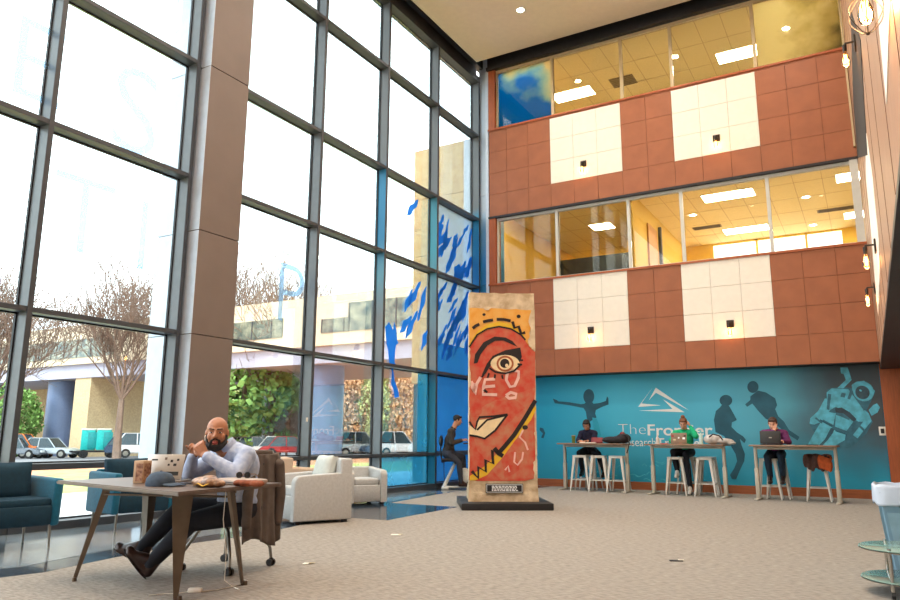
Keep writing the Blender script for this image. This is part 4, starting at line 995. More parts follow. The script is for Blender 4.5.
laptop('laptop', 'black laptop in front of the man in the purple shirt', ontop(771, -1.12), .0, m_blk, stick=[(0, .12, .05, .02, m_steel, 0)], w=.36, lean=-12)
t = thing('paper_sheet', 'white sheet of paper on desk right of the black laptop', 'paper', ontop(788, -1.0), .1)
b = MB(); b.box((0, 0, .003), (.22, .16, .004)); b.obj('sheet', m_white, t)
t = thing('pen', 'dark pen lying on the right half of the right desk', 'pen', ontop(812, -1.1), .1)
b = MB(); b.tube((-.1, 0, .008), (.1, 0, .008), .007); b.obj('barrel', m_blk, t)
# jacket on the last stool
s7 = stools[-1].location
t = thing('jacket', 'brown and orange jacket heaped on the rightmost bar stool', 'jacket', (s7.x, s7.y, .762), 0)
b = MB()
random.seed(11)
for i in range(11): b.ell((random.uniform(-.15, .17), random.uniform(-.15, .12), .04+random.uniform(0, .02)), (.10, .09, .045), Matrix.Rotation(random.uniform(0, 3), 3, 'Z'))
for i in range(8): b.ell((-.17+.055*i, -.235-.01*(i % 2), -.06-.035*(i % 3)+.03), (.05, .035, .13))
remesh(b, 'jacket_heap', mat('brown_cloth', (78, 52, 44), .9, var=.2, scale=14), t, .012, 3)
b = MB()
for i in range(4): b.ell((.08+.05*i, -.275, -.04-.02*i), (.05, .03, .13))
b.ell((.22, -.16, .02), (.06, .10, .06)); remesh(b, 'orange_lining', mat('rust_orange', (186, 84, 36), .85, var=.2, scale=14), t, .012, 3)

# ---- bin and glass table bottom right
m_bin = mat('blue_grey_plastic', (118, 150, 168), .45, var=.03)
BN = on_z(884, 577, .0)
t = thing('waste_bin', 'tall blue grey waste bin with white liner at the right edge', 'bin', (BN.x+.29, BN.y+.02, 0), 0); t.scale = (1, 1, .865)
b = MB()
def taper(b, w0, d0, w1, d1, z0, z1):
    r = b.box((0, 0, (z0+z1)/2), (1, 1, z1-z0), 0)
    for v in r:
        k_ = 0 if v.co.z < (z0+z1)/2 else 1
        v.co.x = math.copysign((w0, w1)[k_]/2, v.co.x); v.co.y = math.copysign((d0, d1)[k_]/2, v.co.y)
taper(b, .44, .34, .58, .46, .02, .84)
bmesh.ops.bevel(b.bm, geom=b.bm.edges[:], offset=.03, segments=3, affect='EDGES'); bo = b.obj('bin_body', m_bin, t)
b = MB(); b.prism([(-.17, -.178, .14), (.17, -.178, .14), (.22, -.218, .62), (-.22, -.218, .62)], (0, -.012, 0)); b.obj('front_panel', mat('blue_grey_plastic_light', (134, 166, 182), .45), bo, smooth=False)
m_bag = mat('white_plastic_film', (196, 206, 222), .35, var=.08, scale=6)
b = MB()
NA = 72
def bagf(u, v):
    a = u*2*PI; cxx, syy = math.cos(a), math.sin(a); q = (abs(cxx)**5+abs(syy)**5)**(-1/5)
    if v < .25: rr = .98-.06*(1-v/.25); z = .80+.07*v/.25
    elif v < .4: rr = .98+.06*(v-.25)/.15; z = .87+.008*math.sin((v-.25)/.15*PI)
    else: rr = 1.05+.02*math.sin(a*13)*(v-.4)+.02*math.sin(a*29+2)*(v-.4); z = .87-.17*(v-.4)/.6-.02*math.sin(a*5)*(v-.4)/.6
    return (cxx*q*.295*rr, syy*q*.235*rr, z+.006*math.sin(a*17+v*7))
b.grid(bagf, NA, 14); o = b.obj('bin_liner', m_bag, t); md = o.modifiers.new('s', 'SOLIDIFY'); md.thickness = .003
GT = at_d(913, 548, 5.35); gh = GT.z
t = thing('glass_side_table', 'round two tier green glass side table on chrome posts', 'side table', (GT.x, GT.y, 0))
m_gt = glass('green_glass', (150, 206, 190), .16); m_gt = mat('frosted_green_glass', (176, 214, 200), .12, var=.02, spec=.9)
m_gt.node_tree.nodes['Principled BSDF'].inputs['Transmission Weight'].default_value = .45
m_chr = mat('chrome', (190, 190, 186), .12, metal=1, var=.02)
for z in (gh-.006, .105):
    b = MB(); b.lathe([(.35, 0), (.358, .003), (.358, .009), (.35, .012)], (0, 0, z), 48); b.obj('glass_shelf', m_gt, t)
    b = MB(); b.lathe([(.352, -.008), (.36, -.008), (.362, -.002), (.352, -.001)], (0, 0, z), 48); b.obj('rim', m_chr, t)
for a in (-118, 2, 122):
    x, y = .335*math.cos(math.radians(a)), .335*math.sin(math.radians(a))
    b = MB(); b.tube((x, y, .05), (x, y, gh+.02), .013); p_ = b.obj('post', m_chr, t)
    b = MB(); b.tube((x-.012, y, .025), (x+.012, y, .025), .025, n=18); b.obj('caster', m_blk, p_)
# floor scraps
for (u, v, lb, c) in ((396, 535, 'small pale paper scrap on the carpet in front of the armchairs', m_white), (676, 561, 'small dark and white floor box cover in the middle of the carpet', m_dark), (306, 564, 'tiny pale scrap on the carpet right of the task chair', m_white)):
    p = on_z(u, v, 0); t = thing('paper_scrap' if c is m_white else 'floor_socket', lb, 'scrap' if c is m_white else 'floor socket', (p.x, p.y, 0), .4)
    b = MB(); b.box((0, 0, .004), (.12 if u != 306 else .05, .07, .006), .002); b.obj('piece', c, t)
    b = MB(); b.box((.05, .02, .009), (.05, .03, .004)); b.obj('flap', m_white if c is m_dark else m_tan, t)
t = thing('window_sticker', 'tiny white sticker on the mullion right of the column', 'sticker', (.016, 0, 0), 0)
p = on_x(307, 419.5, .016); b = MB(); b.box((0, p.y, p.z), (.004, .05, .07)); b.obj('paper', m_white, t, smooth=False)
# ================================================================== PEOPLE
def frame(f, u=V((0, 0, 1))):
    f = V(f).normalized(); x = f.cross(u).normalized(); u2 = x.cross(f).normalized()
    return Matrix(((x.x, f.x, u2.x), (x.y, f.y, u2.y), (x.z, f.z, u2.z)))
def head_prims(b, c, R3, s=1, mouth_open=False):
    P = lambda x, y, z: V(c)+R3 @ V((x*s, y*s, z*s))
    E = lambda x, y, z, r: b.ell(P(x, y, z), tuple(q*s for q in (r if isinstance(r, tuple) else (r, r, r))), R3, 20)
    E(0, -.012, .035, (.076, .095, .084)); E(0, .02, -.02, (.064, .072, .086)); E(0, .036, -.078, (.046, .046, .034))
    b.cap(P(0, .088, .022), P(0, .107, -.016), .007*s, .012*s, 10)
    for q in (-1, 1):
        E(q*.011, .096, -.02, .009); E(q*.077, -.008, -.002, (.010, .02, .031)); E(q*.036, .056, -.022, .028)
        b.cap(P(q*.012, .084, .030), P(q*.046, .070, .032), .009*s, .008*s, 8)
    for z in (-.047, -.062 if not mouth_open else -.075): b.cap(P(-.018, .086, z), P(.018, .086, z), .007*s, .007*s, 8)
def hand_prims(b, w, d, n, side, s=1, curl=.5):
    """palm plus five separate fingers; d wrist->knuckles, n palm normal, side=+1 thumb on d x n side"""
    d = V(d).normalized(); n = (V(n)-d*V(n).dot(d)).normalized(); sd = d.cross(n).normalized()*side; w = V(w)
    for i, L in enumerate((.068, .076, .070, .055)):
        o = sd*(.030-.020*i)*s
        k_ = w+d*.088*s+o*1.15
        b.cap(w+d*.012*s+o*.7, k_, .013*s, .0105*s, 10)
        p = k_; a = 0
        for j, fr in enumerate((.45, .32, .26)):
            a += curl*(.9, 1.1, .8)[j]
            q = p+(d*math.cos(a)+n*math.sin(a))*L*fr*s; b.cap(p, q, (.0095-.001*j)*s, (.009-.001*j)*s, 8); p = q
    k0 = w+d*.025*s+sd*.026*s; k1 = k0+(d*.55+sd*.6+n*.35).normalized()*.045*s; k2 = k1+(d*.8+sd*.1+n*(.3+curl*.4)).normalized()*.034*s
    b.cap(w+d*.01*s, k0, .014*s, .014*s, 10); b.cap(k0, k1, .0125*s, .0105*s, 8); b.cap(k1, k2, .010*s, .0085*s, 8)
def person(label, loc, J, look, cols, s=1.0, vox=.008, hair='short', heavy=1.0, group=None, mouth_open=False, curl=.5, rz=0, shoe='shoe'):
    """J: joints in the person's local space"""
    t = thing('person', label, 'person', loc, rz, group)
    J = {k_: V(v) for k_, v in J.items()}; R3 = frame(look)
    skin, top, bot, shoec, hairc = cols
    def torso(b, g):
        hp, ch, nk = J['hip'], J['chest'], J['neck']; ax = (J['shL']-J['shR']).normalized(); hx = (J['hL']-J['hR']).normalized()
        up = (ch-hp).normalized(); Rm = Matrix((ax, up.cross(ax).normalized(), up)).transposed(); 
        b.ell(ch, (.165*s*heavy+g, .115*s*heavy+g, .17*s+g), Rm); b.ell((hp+ch)/2, (.15*s*heavy+g, .115*s*heavy*1.05+g, .17*s+g), Rm)
        b.ell(ch+(nk-ch)*.55, (.13*s*heavy+g, .09*s+g, .10*s+g), Rm)
        for q in ('L', 'R'): b.cap(nk-(nk-ch)*.15, J['sh'+q], .055*s+g, .062*s+g); 
    def pelvis(b, g):
        b.ell(J['hip'], (.16*s*heavy+g, .14*s*heavy+g, .13*s+g)); b.ell(J['hip']+V((0, 0, .05*s)), (.155*s*heavy+g, .125*s*heavy+g, .12*s+g))
    def legs(b, g, cut=0):
        for q in ('L', 'R'):
            h, k_, a = J['h'+q], J['k'+q], J['a'+q]
            b.cap(h, k_, .088*s*heavy**.6+g, .060*s+g, 16); b.cap(k_, k_+(a-k_)*.35, .058*s+g, .058*s+g, 14); b.cap(k_+(a-k_)*.35, a+(k_-a)*cut, .058*s+g, .040*s+g, 14)
    def arms(b, g, upto=1.0):
        for q in ('L', 'R'):
            h, k_, a = J['sh'+q], J['e'+q], J['w'+q]
            b.cap(h, k_, .058*s*heavy**.5+g, .045*s+g, 14); b.cap(k_, k_+(a-k_)*upto, .045*s+g, .029*s+g, 14)
    b = MB(); torso(b, 0); pelvis(b, 0); legs(b, 0); arms(b, 0)
    hc = J['head']; b.cap(J['neck']-V((0, 0, .03*s)), hc+R3 @ V((0, -.02*s, -.07*s)), .062*s*heavy**.4, .056*s, 16)
    head_prims(b, hc, R3, s, mouth_open)
    for q, sd in (('L', 1), ('R', -1)):
        dd = J.get('d'+q, (J['w'+q]-J['e'+q]).normalized()); nn = J.get('n'+q, V((0, 0, -1)))
        hand_prims(b, J['w'+q], dd, nn, J.get('side'+q, V((sd, 0, 0))).x, s, curl)
        f = J['f'+q].normalized(); dn = J.get('s'+q, V((0, 0, -1))); b.cap(J['a'+q]+dn*.03*s, J['a'+q]+f*.12*s+dn*.06*s, .032*s, .022*s)
    body = remesh(b, 'body', skin, t, vox, 2)
    b = MB(); torso(b, .014*s); arms(b, .012*s, .93); pl = J['hip']+V((0, 0, .06*s)); b.ell(pl, (.165*s*heavy, .135*s*heavy, .11*s)); remesh(b, 'shirt', top, t, max(vox, .009), 3)
    b = MB(); b.lathe([(.064*s*heavy**.4, -.02), (.072*s*heavy**.4, .0), (.068*s*heavy**.4, .035*s)], n=20, mtx=Matrix.Translation(J['neck']) @ (hc-J['neck']).to_track_quat('Z', 'Y').to_matrix().to_4x4()); b.obj('collar', top, t)
    b = MB(); pelvis(b, .008*s); legs(b, .010*s, .0); remesh(b, 'trousers', bot, t, max(vox, .009), 3)
    for q in ('L', 'R'):
        f = J['f'+q].normalized(); a = J['a'+q]; dn = J.get('s'+q, V((0, 0, -1))); 
        heel = a+dn*.065*s-f*.035*s; toe = a+dn*.075*s+f*.17*s; sd = f.cross(dn).normalized()
        b = MB(); b.cap(a+(J['k'+q]-a).normalized()*.05*s, heel-dn*.012*s, .052*s, .036*s); b.cap(heel-dn*.01*s, toe-dn*.012*s, .036*s, .030*s); b.cap(a+f*.03*s, toe-dn*.012*s-f*.05*s, .042*s, .036*s)
        b.cap(heel+sd*.008*s, toe+sd*.010*s-f*.02*s, .028*s, .030*s)
        so = remesh(b, shoe, shoec, t, .008, 2)
        b = MB(); Rm = frame(f, -dn)
        b.ell((heel+toe)/2+dn*.022*s, (.046*s, .135*s, .010*s), Rm); b.obj('sole', MATS.get('sole_'+label[:4], m_sole), so)
    P = lambda x, y, z: hc+R3 @ V((x*s, y*s, z*s))
    for q in (-1, 1):
        b = MB(); b.ell(P(q*.031, .0785, .010), (.011*s, .008*s, .0052*s), R3, 12); e = b.obj('eye', m_eye, t)
        b = MB(); b.ell(P(q*.031, .0862, .010), (.0062*s, .003*s, .0062*s), R3, 10); b.obj('pupil', m_pup, e)
        b = MB(); b.cap(P(q*.014, .091, .034), P(q*.046, .077, .037), .0045*s, .0035*s, 8); b.obj('eyebrow', hairc, t)
    b = MB(); b.cap(P(-.017, .0915, -.0545), P(.017, .0915, -.0545), .0045*s, .0045*s, 8)
    if mouth_open: b = MB(); b.ell(P(0, .093, -.062), (.021*s, .010*s, .014*s), R3, 12)
    b.obj('mouth', m_mouth, t)
    if hair == 'bald_beard':
        b = MB()
        for q in (-1, 1):
            b.cap(P(q*.070, .005, -.015), P(q*.064, .030, -.065), .010*s, .016*s); b.cap(P(q*.064, .030, -.065), P(q*.034, .064, -.098), .018*s, .022*s); b.cap(P(q*.034, .064, -.098), P(0, .076, -.108), .022*s, .024*s)
            b.cap(P(q*.030, .083, -.052), P(q*.030, .080, -.085), .009*s, .014*s); b.cap(P(q*.030, .085, -.048), P(q*.006, .098, -.036), .008*s, .006*s)
        b.cap(P(-.02, .086, -.090), P(.02, .086, -.090), .014*s, .014*s)
        remesh(b, 'beard', hairc, t, .006, 2)
    elif hair:
        b = MB(); b.ell(P(0, -.024, .044), (.083*s, .096*s, .086*s), R3); 
        for q in (-1, 1): b.ell(P(q*.066, -.012, .030), (.018*s, .05*s, .045*s), R3)
        b.cap(P(-.045, .058, .095), P(.045, .058, .095), .024*s, .024*s)
        if hair == 'bun': b.ell(P(0, -.05, .135), (.045*s, .045*s, .035*s), R3); b.ell(P(0, -.07, -.02), (.06*s, .05*s, .07*s), R3)
        if hair == 'dark_long':
            for q in (-1, 1): b.cap(P(q*.075, -.01, .03), P(q*.072, -.005, -.05), .022*s, .02*s)
            b.ell(P(0, -.06, -.03), (.07*s, .05*s, .08*s), R3)
        remesh(b, 'hair', hairc, t, .007, 3)
    return t
m_eye = mat('eye_white', (226, 220, 210), .3, var=.01); m_pup = mat('pupil_brown', (34, 22, 16), .2); m_mouth = mat('mouth_red', (150, 66, 58), .5)
m_sole = mat('shoe_sole', (48, 40, 38), .7); m_skd = mat('brown_skin', (172, 116, 84), .5, var=.06, scale=20); m_skl = mat('fair_skin', (222, 164, 136), .5, var=.05, scale=20); m_skm = mat('tan_skin', (198, 140, 108), .5, var=.05, scale=20)
m_shirt = mat('blue_gingham', (190, 204, 228), .85, var=.1, scale=26, rgb2=(160, 178, 212), bump=.25, bscale=50)
m_trs = mat('black_trousers', (28, 32, 42), .9, var=.2, scale=10); m_jean = mat('dark_jeans', (26, 44, 62), .9, var=.2, scale=10); m_hb = mat('black_hair', (24, 18, 16), .7)
m_boot = mat('dark_leather', (48, 30, 26), .3, var=.2)

# ---- the seated man in the foreground
O = V((3.93, -11.44, 0)); L_ = lambda p: V(p)-O
fist = at_d(197.5, 446, 5.86)
fd = (CAM-at_d(217, 434, 6)); fd.z = 0; fd.normalize(); look = (fd*1.0 - _R*.12); look.z = -.04
J = dict(hip=L_((3.93, -11.44, .52)), chest=L_((3.97, -11.52, .86)), neck=L_((3.985, -11.66, 1.035)), head=L_(at_d(217, 433.5, 6.0)),
         shL=L_((4.165, -11.62, .965)), shR=L_((3.78, -11.56, .955)), eL=L_(at_d(237, 474, 5.82)), eR=L_(at_d(189, 474, 6.02)),
         wL=L_(at_d(205, 455.5, 5.82)), wR=L_(at_d(193, 456, 5.98)),
         hL=L_((4.02, -11.50, .50)), hR=L_((3.85, -11.40, .50)), kL=L_(at_d(191, 522, 5.88)), kR=L_(at_d(183, 506, 6.12)),
         aL=L_(at_d(151, 563, 5.74)), aR=L_(at_d(142, 548, 5.96)))
J['dL'] = (at_d(198, 444, 5.84)-at_d(205, 455.5, 5.82)); J['dR'] = (at_d(199, 441, 5.92)-at_d(193, 456, 5.98))
J['nL'] = V((-.6, .8, .2)); J['nR'] = V((.5, -.6, .3))
J['fL'] = V((-.45, -.35, .70)); J['fR'] = V((-.75, -.35, .35)); J['sL'] = V((-.55, -.45, -.62)); J['sR'] = V((-.3, -.2, -.9))
for a_, b_ in (('hL', 'kL'), ('kL', 'aL'), ('hR', 'kR'), ('kR', 'aR'), ('shL', 'eL'), ('eL', 'wL'), ('shR', 'eR'), ('eR', 'wR')): print('LEN', a_, b_, round((J[a_]-J[b_]).length, 3))
print('ankles', J['aL']+O, J['aR']+O)
man = person('bald bearded man in a light blue shirt leaning on the brown table, hands clasped', O, J, look, (m_skd, m_shirt, m_trs, m_boot, m_hb), 1.13, .0065, 'bald_beard', 1.12, mouth_open=True, curl=1.0)
b = MB(); hc = J['head']; R3 = frame(look); q = hc+R3 @ V((.090, .01, -.022)); b.cap(q, q+V((0, 0, -.035)), .007, .005); b.obj('earbud', m_white, man)
t_ = J['wR']; 
b = MB(); d_ = (J['wR']-J['eR']).normalized(); b.tube(J['wR']-d_*.03, J['wR']-d_*.012, .043, .042, 20); b.obj('wristband', m_blk, man)
b = MB()
for i in range(5):
    p = J['neck']+(J['chest']-J['neck'])*(.2+.22*i)+look.normalized()*0+V((-.09*0, 0, 0)); fwd = V((-.1, -1, 0)).normalized()
    b.ell(p+fwd*(.10+.035*i), .007)
b.obj('buttons', m_white, man)

# ---- people at the standing desks
def desker(label, u, y, deskang, cols, hair, hz, look, **kw):
    q = ray(u, 440); s = (y-CAM.y)/q.y; x = CAM.x+q.x*s
    J = dict(hip=(0, 0, .86), chest=(0, -.06, 1.12), neck=(0, -.12, 1.30), head=(0, -.17, hz), shL=(.185, -.09, 1.235), shR=(-.185, -.09, 1.235),
             eL=(.26, -.20, 1.075), eR=(-.26, -.20, 1.075), wL=(.10, -.36, 1.075), wR=(-.10, -.36, 1.075),
             hL=(.09, -.02, .85), hR=(-.09, -.02, .85), kL=(.12, -.36, .80), kR=(-.12, -.36, .80), aL=(.11, -.20, .42), aR=(-.11, -.22, .42),
             fL=(0, -1, -.2), fR=(0, -1, -.2))
    vox = kw.pop('vox', .0085); hv = kw.pop('heavy', .95); cu = kw.pop('curl', .4)
    J.update(kw)
    return person(label, (x, y, 0), J, look, cols, 1.0, vox, hair, hv, 'people at the standing desks', curl=cu), x
m_navy = mat('navy_knit', (26, 24, 52), .9, var=.15, scale=20); m_grn = mat('bright_green_knit', (20, 176, 122), .9, var=.1, scale=16, bump=.2); m_pur = mat('purple_check', (112, 40, 96), .85, var=.3, scale=40, rgb2=(86, 34, 84))
m_brn = mat('brown_hair', (116, 70, 44), .7, var=.2); m_sneak = mat('white_sneaker', (228, 224, 218), .6)
_, x1 = desker('man in navy top and dark trousers reading at the leftmost standing desk', 589.5, .02, 0, (m_skm, m_navy, m_trs, m_boot, m_hb), 'dark_long', 1.42, (.12, -1, -.75), kL=(.30, -.30, .78), aL=(.36, -.10, .40), shL=(.155, -.09, 1.235), shR=(-.155, -.09, 1.235), eL=(.20, -.20, 1.075), eR=(-.20, -.20, 1.075), heavy=.85)
_, x2 = desker('woman in bright green sweater with brown hair bun at the middle standing desk', 686, -.22, 0, (m_skl, m_grn, m_trs, m_sneak, m_brn), 'bun', 1.44, (.05, -1, -.6), wL=(.13, -.14, 1.38), eL=(.26, -.24, 1.18), dL=V((-.3, .1, .9)), nL=V((-1, 0, 0)), kR=(-.20, -.32, .86), aR=(-.16, -.22, .46), kL=(.05, -.34, .80), aL=(.10, -.30, .14))
_, x3 = desker('man in a purple checked shirt typing at the rightmost standing desk', 775, -.50, 0, (m_skl, m_pur, m_jean, m_boot, mat('dark_brown_hair', (66, 44, 34), .7)), 'short', 1.42, (-.05, -1, -.45), wR=(.02, -.26, 1.29), eR=(-.16, -.30, 1.09), dR=V((.2, .1, .9)), nR=V((0, 1, .2)), wL=(.17, -.40, 1.09))
for x, y, lb in ((x1, .04, 'white bar stool under the man in navy'), (x2, -.20, 'white bar stool under the woman in green'), (x3, -.48, 'white bar stool under the man in purple'), (x2+.40, -.15, 'white bar stool behind the middle desk under the white bag')):
    dup(st0, (x, y, 0), .0, lb)

# ---- far man on the active chair, in profile facing right
f0 = V((_R.x, _R.y, 0)).normalized(); Y0 = -1.75
def fy(u, v, y=Y0): q = ray(u, v); return CAM+q*((y-CAM.y)/q.y)
b0 = fy(455, 488); O = V((b0.x, Y0, 0)); n0 = V((-f0.y, f0.x, 0))
def loc_(u, v, side=0): p = fy(u, v)-O; k_ = p.dot(f0); k2 = p.x/f0.x if False else None; d_ = ray(u, v); t_ = ((O-CAM).dot(n0))/d_.dot(n0); return CAM+d_*t_+n0*side-O
J = dict(hip=loc_(448.5, 453), chest=loc_(449.5, 441), neck=loc_(453, 429), head=loc_(457.5, 420.5), shL=loc_(450.5, 431.5, .17), shR=loc_(450.5, 431.5, -.17), eL=loc_(452, 443, .2), eR=loc_(452, 443, -.2), wL=loc_(462, 440, .12), wR=loc_(462, 440.5, -.12),
         hL=loc_(449, 454, .09), hR=loc_(449, 454, -.09), kL=loc_(463, 457.5, .12), kR=loc_(459, 463, -.12), aL=loc_(464, 478, .12), aR=loc_(461, 482, -.12), fL=f0, fR=f0)
J['sideL'] = V((1, 0, 0)); J['sideR'] = V((-1, 0, 0))
for a_, b_ in (('hip', 'neck'), ('hL', 'kL'), ('kL', 'aL'), ('shL', 'eL'), ('eL', 'wL'), ('neck', 'head')): print('FAR', a_, b_, round((J[a_]-J[b_]).length, 3))
person('man in dark grey sweater seated in profile behind the graffiti slab', O, J, (f0.x, f0.y, -.3), (m_skm, mat('charcoal_knit', (56, 52, 50), .9, var=.1, scale=16), mat('grey_trousers', (52, 56, 68), .9), m_boot, m_hb), .98, .009, 'short', .92)
bk_ = thing('desk_bike', 'stationary desk bike with white tilted post and black seat under the far man', 'exercise bike', O, math.atan2(f0.y, f0.x))
def lb(u, v, side=0):
    p = loc_(u, v, side); return V((p.dot(f0), p.dot(n0), p.z))
m_wp = mat('white_paint_metal', (224, 226, 222), .4)
pz = lb(442, 490); foot_z = max(.0, pz.z)
b = MB(); b.tube((lb(444, 489).x, 0, .05), lb(455, 463), .045, .035, 14); b.obj('post', m_wp, bk_)
b = MB(); b.box((lb(445, 489).x, 0, .03), (.16, .50, .06), .02); b.box((.55, 0, .03), (.14, .50, .06), .02); b.tube((lb(445, 489).x, 0, .04), (.55, 0, .04), .03); b.obj('base', m_wp, bk_)
sx = lb(448, 459); b = MB(); b.box((sx.x, 0, lb(448, 459).z-.02), (.30, .34, .07), .03); b.obj('seat', m_blk, bk_)
bx_ = lb(441, 441); b = MB(); b.ell(bx_, (.05, .17, .13)); b.obj('backrest', m_blk, bk_)
b = MB(); b.path([lb(441, 443), lb(440.5, 452), lb(442, 462), lb(447, 461)], .016); b.path([lb(444, 462), lb(444, 474), lb(444.5, 480)], .008); b.obj('back_tube', m_blk, bk_)
b = MB(); b.tube((.50, 0, .05), (.35, 0, .95), .04, .035, 14); b.obj('front_post', m_wp, bk_)
b = MB(); b.box((.36, 0, 1.0), (.36, .55, .03), .01); b.obj('work_shelf', m_blk, bk_)
b = MB(); b.lathe([(.14, -.03), (.16, 0), (.14, .03)], n=24, mtx=Matrix.Translation((.22, 0, .30)) @ Matrix.Rotation(PI/2, 4, 'X')); b.tube((.22, -.12, .30), (.22, .12, .30), .015); b.obj('flywheel', m_wp, bk_)
WS = 3.4; SUN = 2.6; EXPO = 0.5
# ================================================================== WINDOW VINYL
m_fb = film('blue_film', (60, 165, 245), .72); m_fc = film('cyan_film', (30, 150, 190), .45); m_fl = film('pale_blue_film', (190, 220, 245), .30); m_ft = film('teal_tint_film', (206, 226, 245), .35)
XF = -.195
t = thing('window_decal', 'blue vinyl diver figure stuck on the glazing right of centre', 'decal', (0, 0, 0))
dv = [(385, 328), (389, 322), (393, 330), (394, 322), (396.5, 330), (397, 340), (398.5, 343), (396, 345), (395, 352), (394.5, 362), (396, 366), (393, 370), (394.5, 380), (398.5, 392), (399, 397), (394.5, 398), (393.5, 390), (391, 384), (392, 372), (389, 362), (388, 350), (386.5, 344)]
b = MB(); b.prism([on_x(u, v, XF) for u, v in dv], (.003, 0, 0)); b.obj('diver_figure', m_fb, t, smooth=False)
t = thing('window_decal', 'blue vinyl leaf and fish swirls on the corner glazing above the far man', 'decal', (0, 0, 0))
random.seed(21); b = MB()
def leaf(b, y, z, L, w, a):
    P = []
    for i in range(13):
        s = i/12; ww = w*math.sin(PI*s)**.7*(1+.35*math.sin(s*9+y*5)); P.append((s*L, ww/2))
    for i in range(12, -1, -1):
        s = i/12; ww = w*math.sin(PI*s)**.7*(1+.35*math.sin(s*11+z*7)); P.append((s*L, -ww/2))
    pts = []
    for p, q in P:
        y_ = y+p*math.cos(a)-q*math.sin(a); z_ = z+p*math.sin(a)+q*math.cos(a)
        pts.append((XF, y_, z_))
    return pts
def ok(pts, y0, y1): return all(y0 < p[1] < y1 for p in pts)
cnt = 0
for i in range(400):
    z = random.uniform(2.9, 6.6); y = random.uniform(-3.0, .2)
    dens = (.12+.88*max(0, (y+2.6)/2.8))*(1.0 if z < 5.2 else .7)
    if random.random() > dens: continue
    pts = leaf(b, y, z, random.uniform(.4, 1.0), random.uniform(.09, .19), math.radians(random.uniform(42, 72)))
    for (y0, y1) in ((-3.84, -1.75), (-1.68, .42)):
        if ok(pts, y0, y1) and all(p[2] < 6.9 for p in pts): b = MB(); b.prism(pts, (.002+.0001*(cnt % 9), 0, 0)); b.obj('swirl', m_fb, t, smooth=False); cnt += 1
    if cnt > 62: break
t = thing('window_film', 'translucent teal film covering the lower corner panes by the far man', 'window film', (0, 0, 0))
b = MB(); b.bb(XF-.006, XF-.004, -1.66, .40, .12, .72); b.bb(XF-.006, XF-.004, -1.66, .40, .81, 2.58); b.bb(XF-.006, XF-.004, -1.66, .40, 2.68, 3.4); b.obj('film_sheet', film('deep_blue_film', (50, 160, 225), .6), t, smooth=False)
t = thing('window_film', 'pale cyan tint film across the upper corner panes below the head', 'window film', (0, 0, 0))
b = MB(); b.bb(XF-.006, XF-.004, -1.66, .40, 5.1, 6.9); b.bb(XF-.006, XF-.004, -1.66, .40, 3.41, 5.0); b.obj('film_sheet', m_ft, t, smooth=False)
t = thing('window_film', 'teal tint film on low panes behind the smaller tub armchair', 'window film', (0, 0, 0))
b = MB(); b.bb(XF-.006, XF-.004, -3.82, -1.76, .12, .72); b.bb(XF-.006, XF-.004, -2.2, -1.76, .81, 2.58); b.obj('film_sheet', film('teal_film', (80, 190, 225), .35), t, smooth=False)
# large faint letters on the glass
for ch, (u, v), (u1, v1), wd, lb in (('E', (0, 88), (8, 0), 1.0, 'E on the leftmost upper glazing'), ('S', (104, 143), (114, 50), .9, 'S right of the E'), ('T', (44, 246), (53, 160), .9, 'T below the S'), ('I', (128, 268), (136, 192), .9, 'I left of the column'), ('P', (272, 320), (286, 258), .8, 'P right of the column')):
    p = on_x(u, v, XF); q = on_x(u1, v1, XF); h = abs(q.z-p.z)
    t = thing('window_lettering', 'faint pale blue vinyl letter '+lb, 'lettering', (XF, p.y, p.z))
    text('letter', ch, h/.73, Matrix.Rotation(PI/2, 4, 'Z') @ Matrix.Rotation(PI/2, 4, 'X'), m_fl, t, off=-.025, ext=.001)

# ================================================================== OUTSIDE
m_pave = mat('pale_paving', (226, 224, 222), .9, var=.03, scale=2); m_grass = mat('lawn', (146, 162, 84), .95, var=.25, scale=1.5, rgb2=(184, 182, 112)); m_mulch = mat('pine_straw', (176, 112, 76), .95, var=.2, scale=2, rgb2=(206, 150, 110))
m_asph = mat('asphalt', (128, 126, 130), .95, var=.06, scale=1)
def gz(x): return -.06+max(0, (-x-8))/52*-.64
def strip(x0, x1, y0, y1, m, dz=0, nm='ground'):
    b = MB(); b.grid(lambda u, v: (x0+(x1-x0)*u, y0+(y1-y0)*v, gz(x0+(x1-x0)*u)+dz), 10, 4)
    o = b.obj(nm, m, None, smooth=False); o['kind'] = 'structure'; return o
strip(-.28, -6.0, -60, 14, m_pave, 0, 'patio'); strip(-6.0, -13.5, -60, 18, m_grass, 0, 'lawn')
strip(-13.5, -34, -60, 40, m_mulch, 0, 'planting_bed'); strip(-34, -80, -60, 150, m_asph, 0, 'parking_lot')
strip(-6, -34, 18, 150, m_grass, -.02, 'lawn')
b = MB(); b.grid(lambda u, v: (-80-30*u, -60+230*v, -1.0+7*u+1.0*NZ.noise(V((u*3, v*20, 0)))), 12, 50); o = b.obj('embankment', mat('leafy_bank', (190, 138, 92), .95, scale=.6, rgb2=(176, 176, 90)), None); o['kind'] = 'structure'
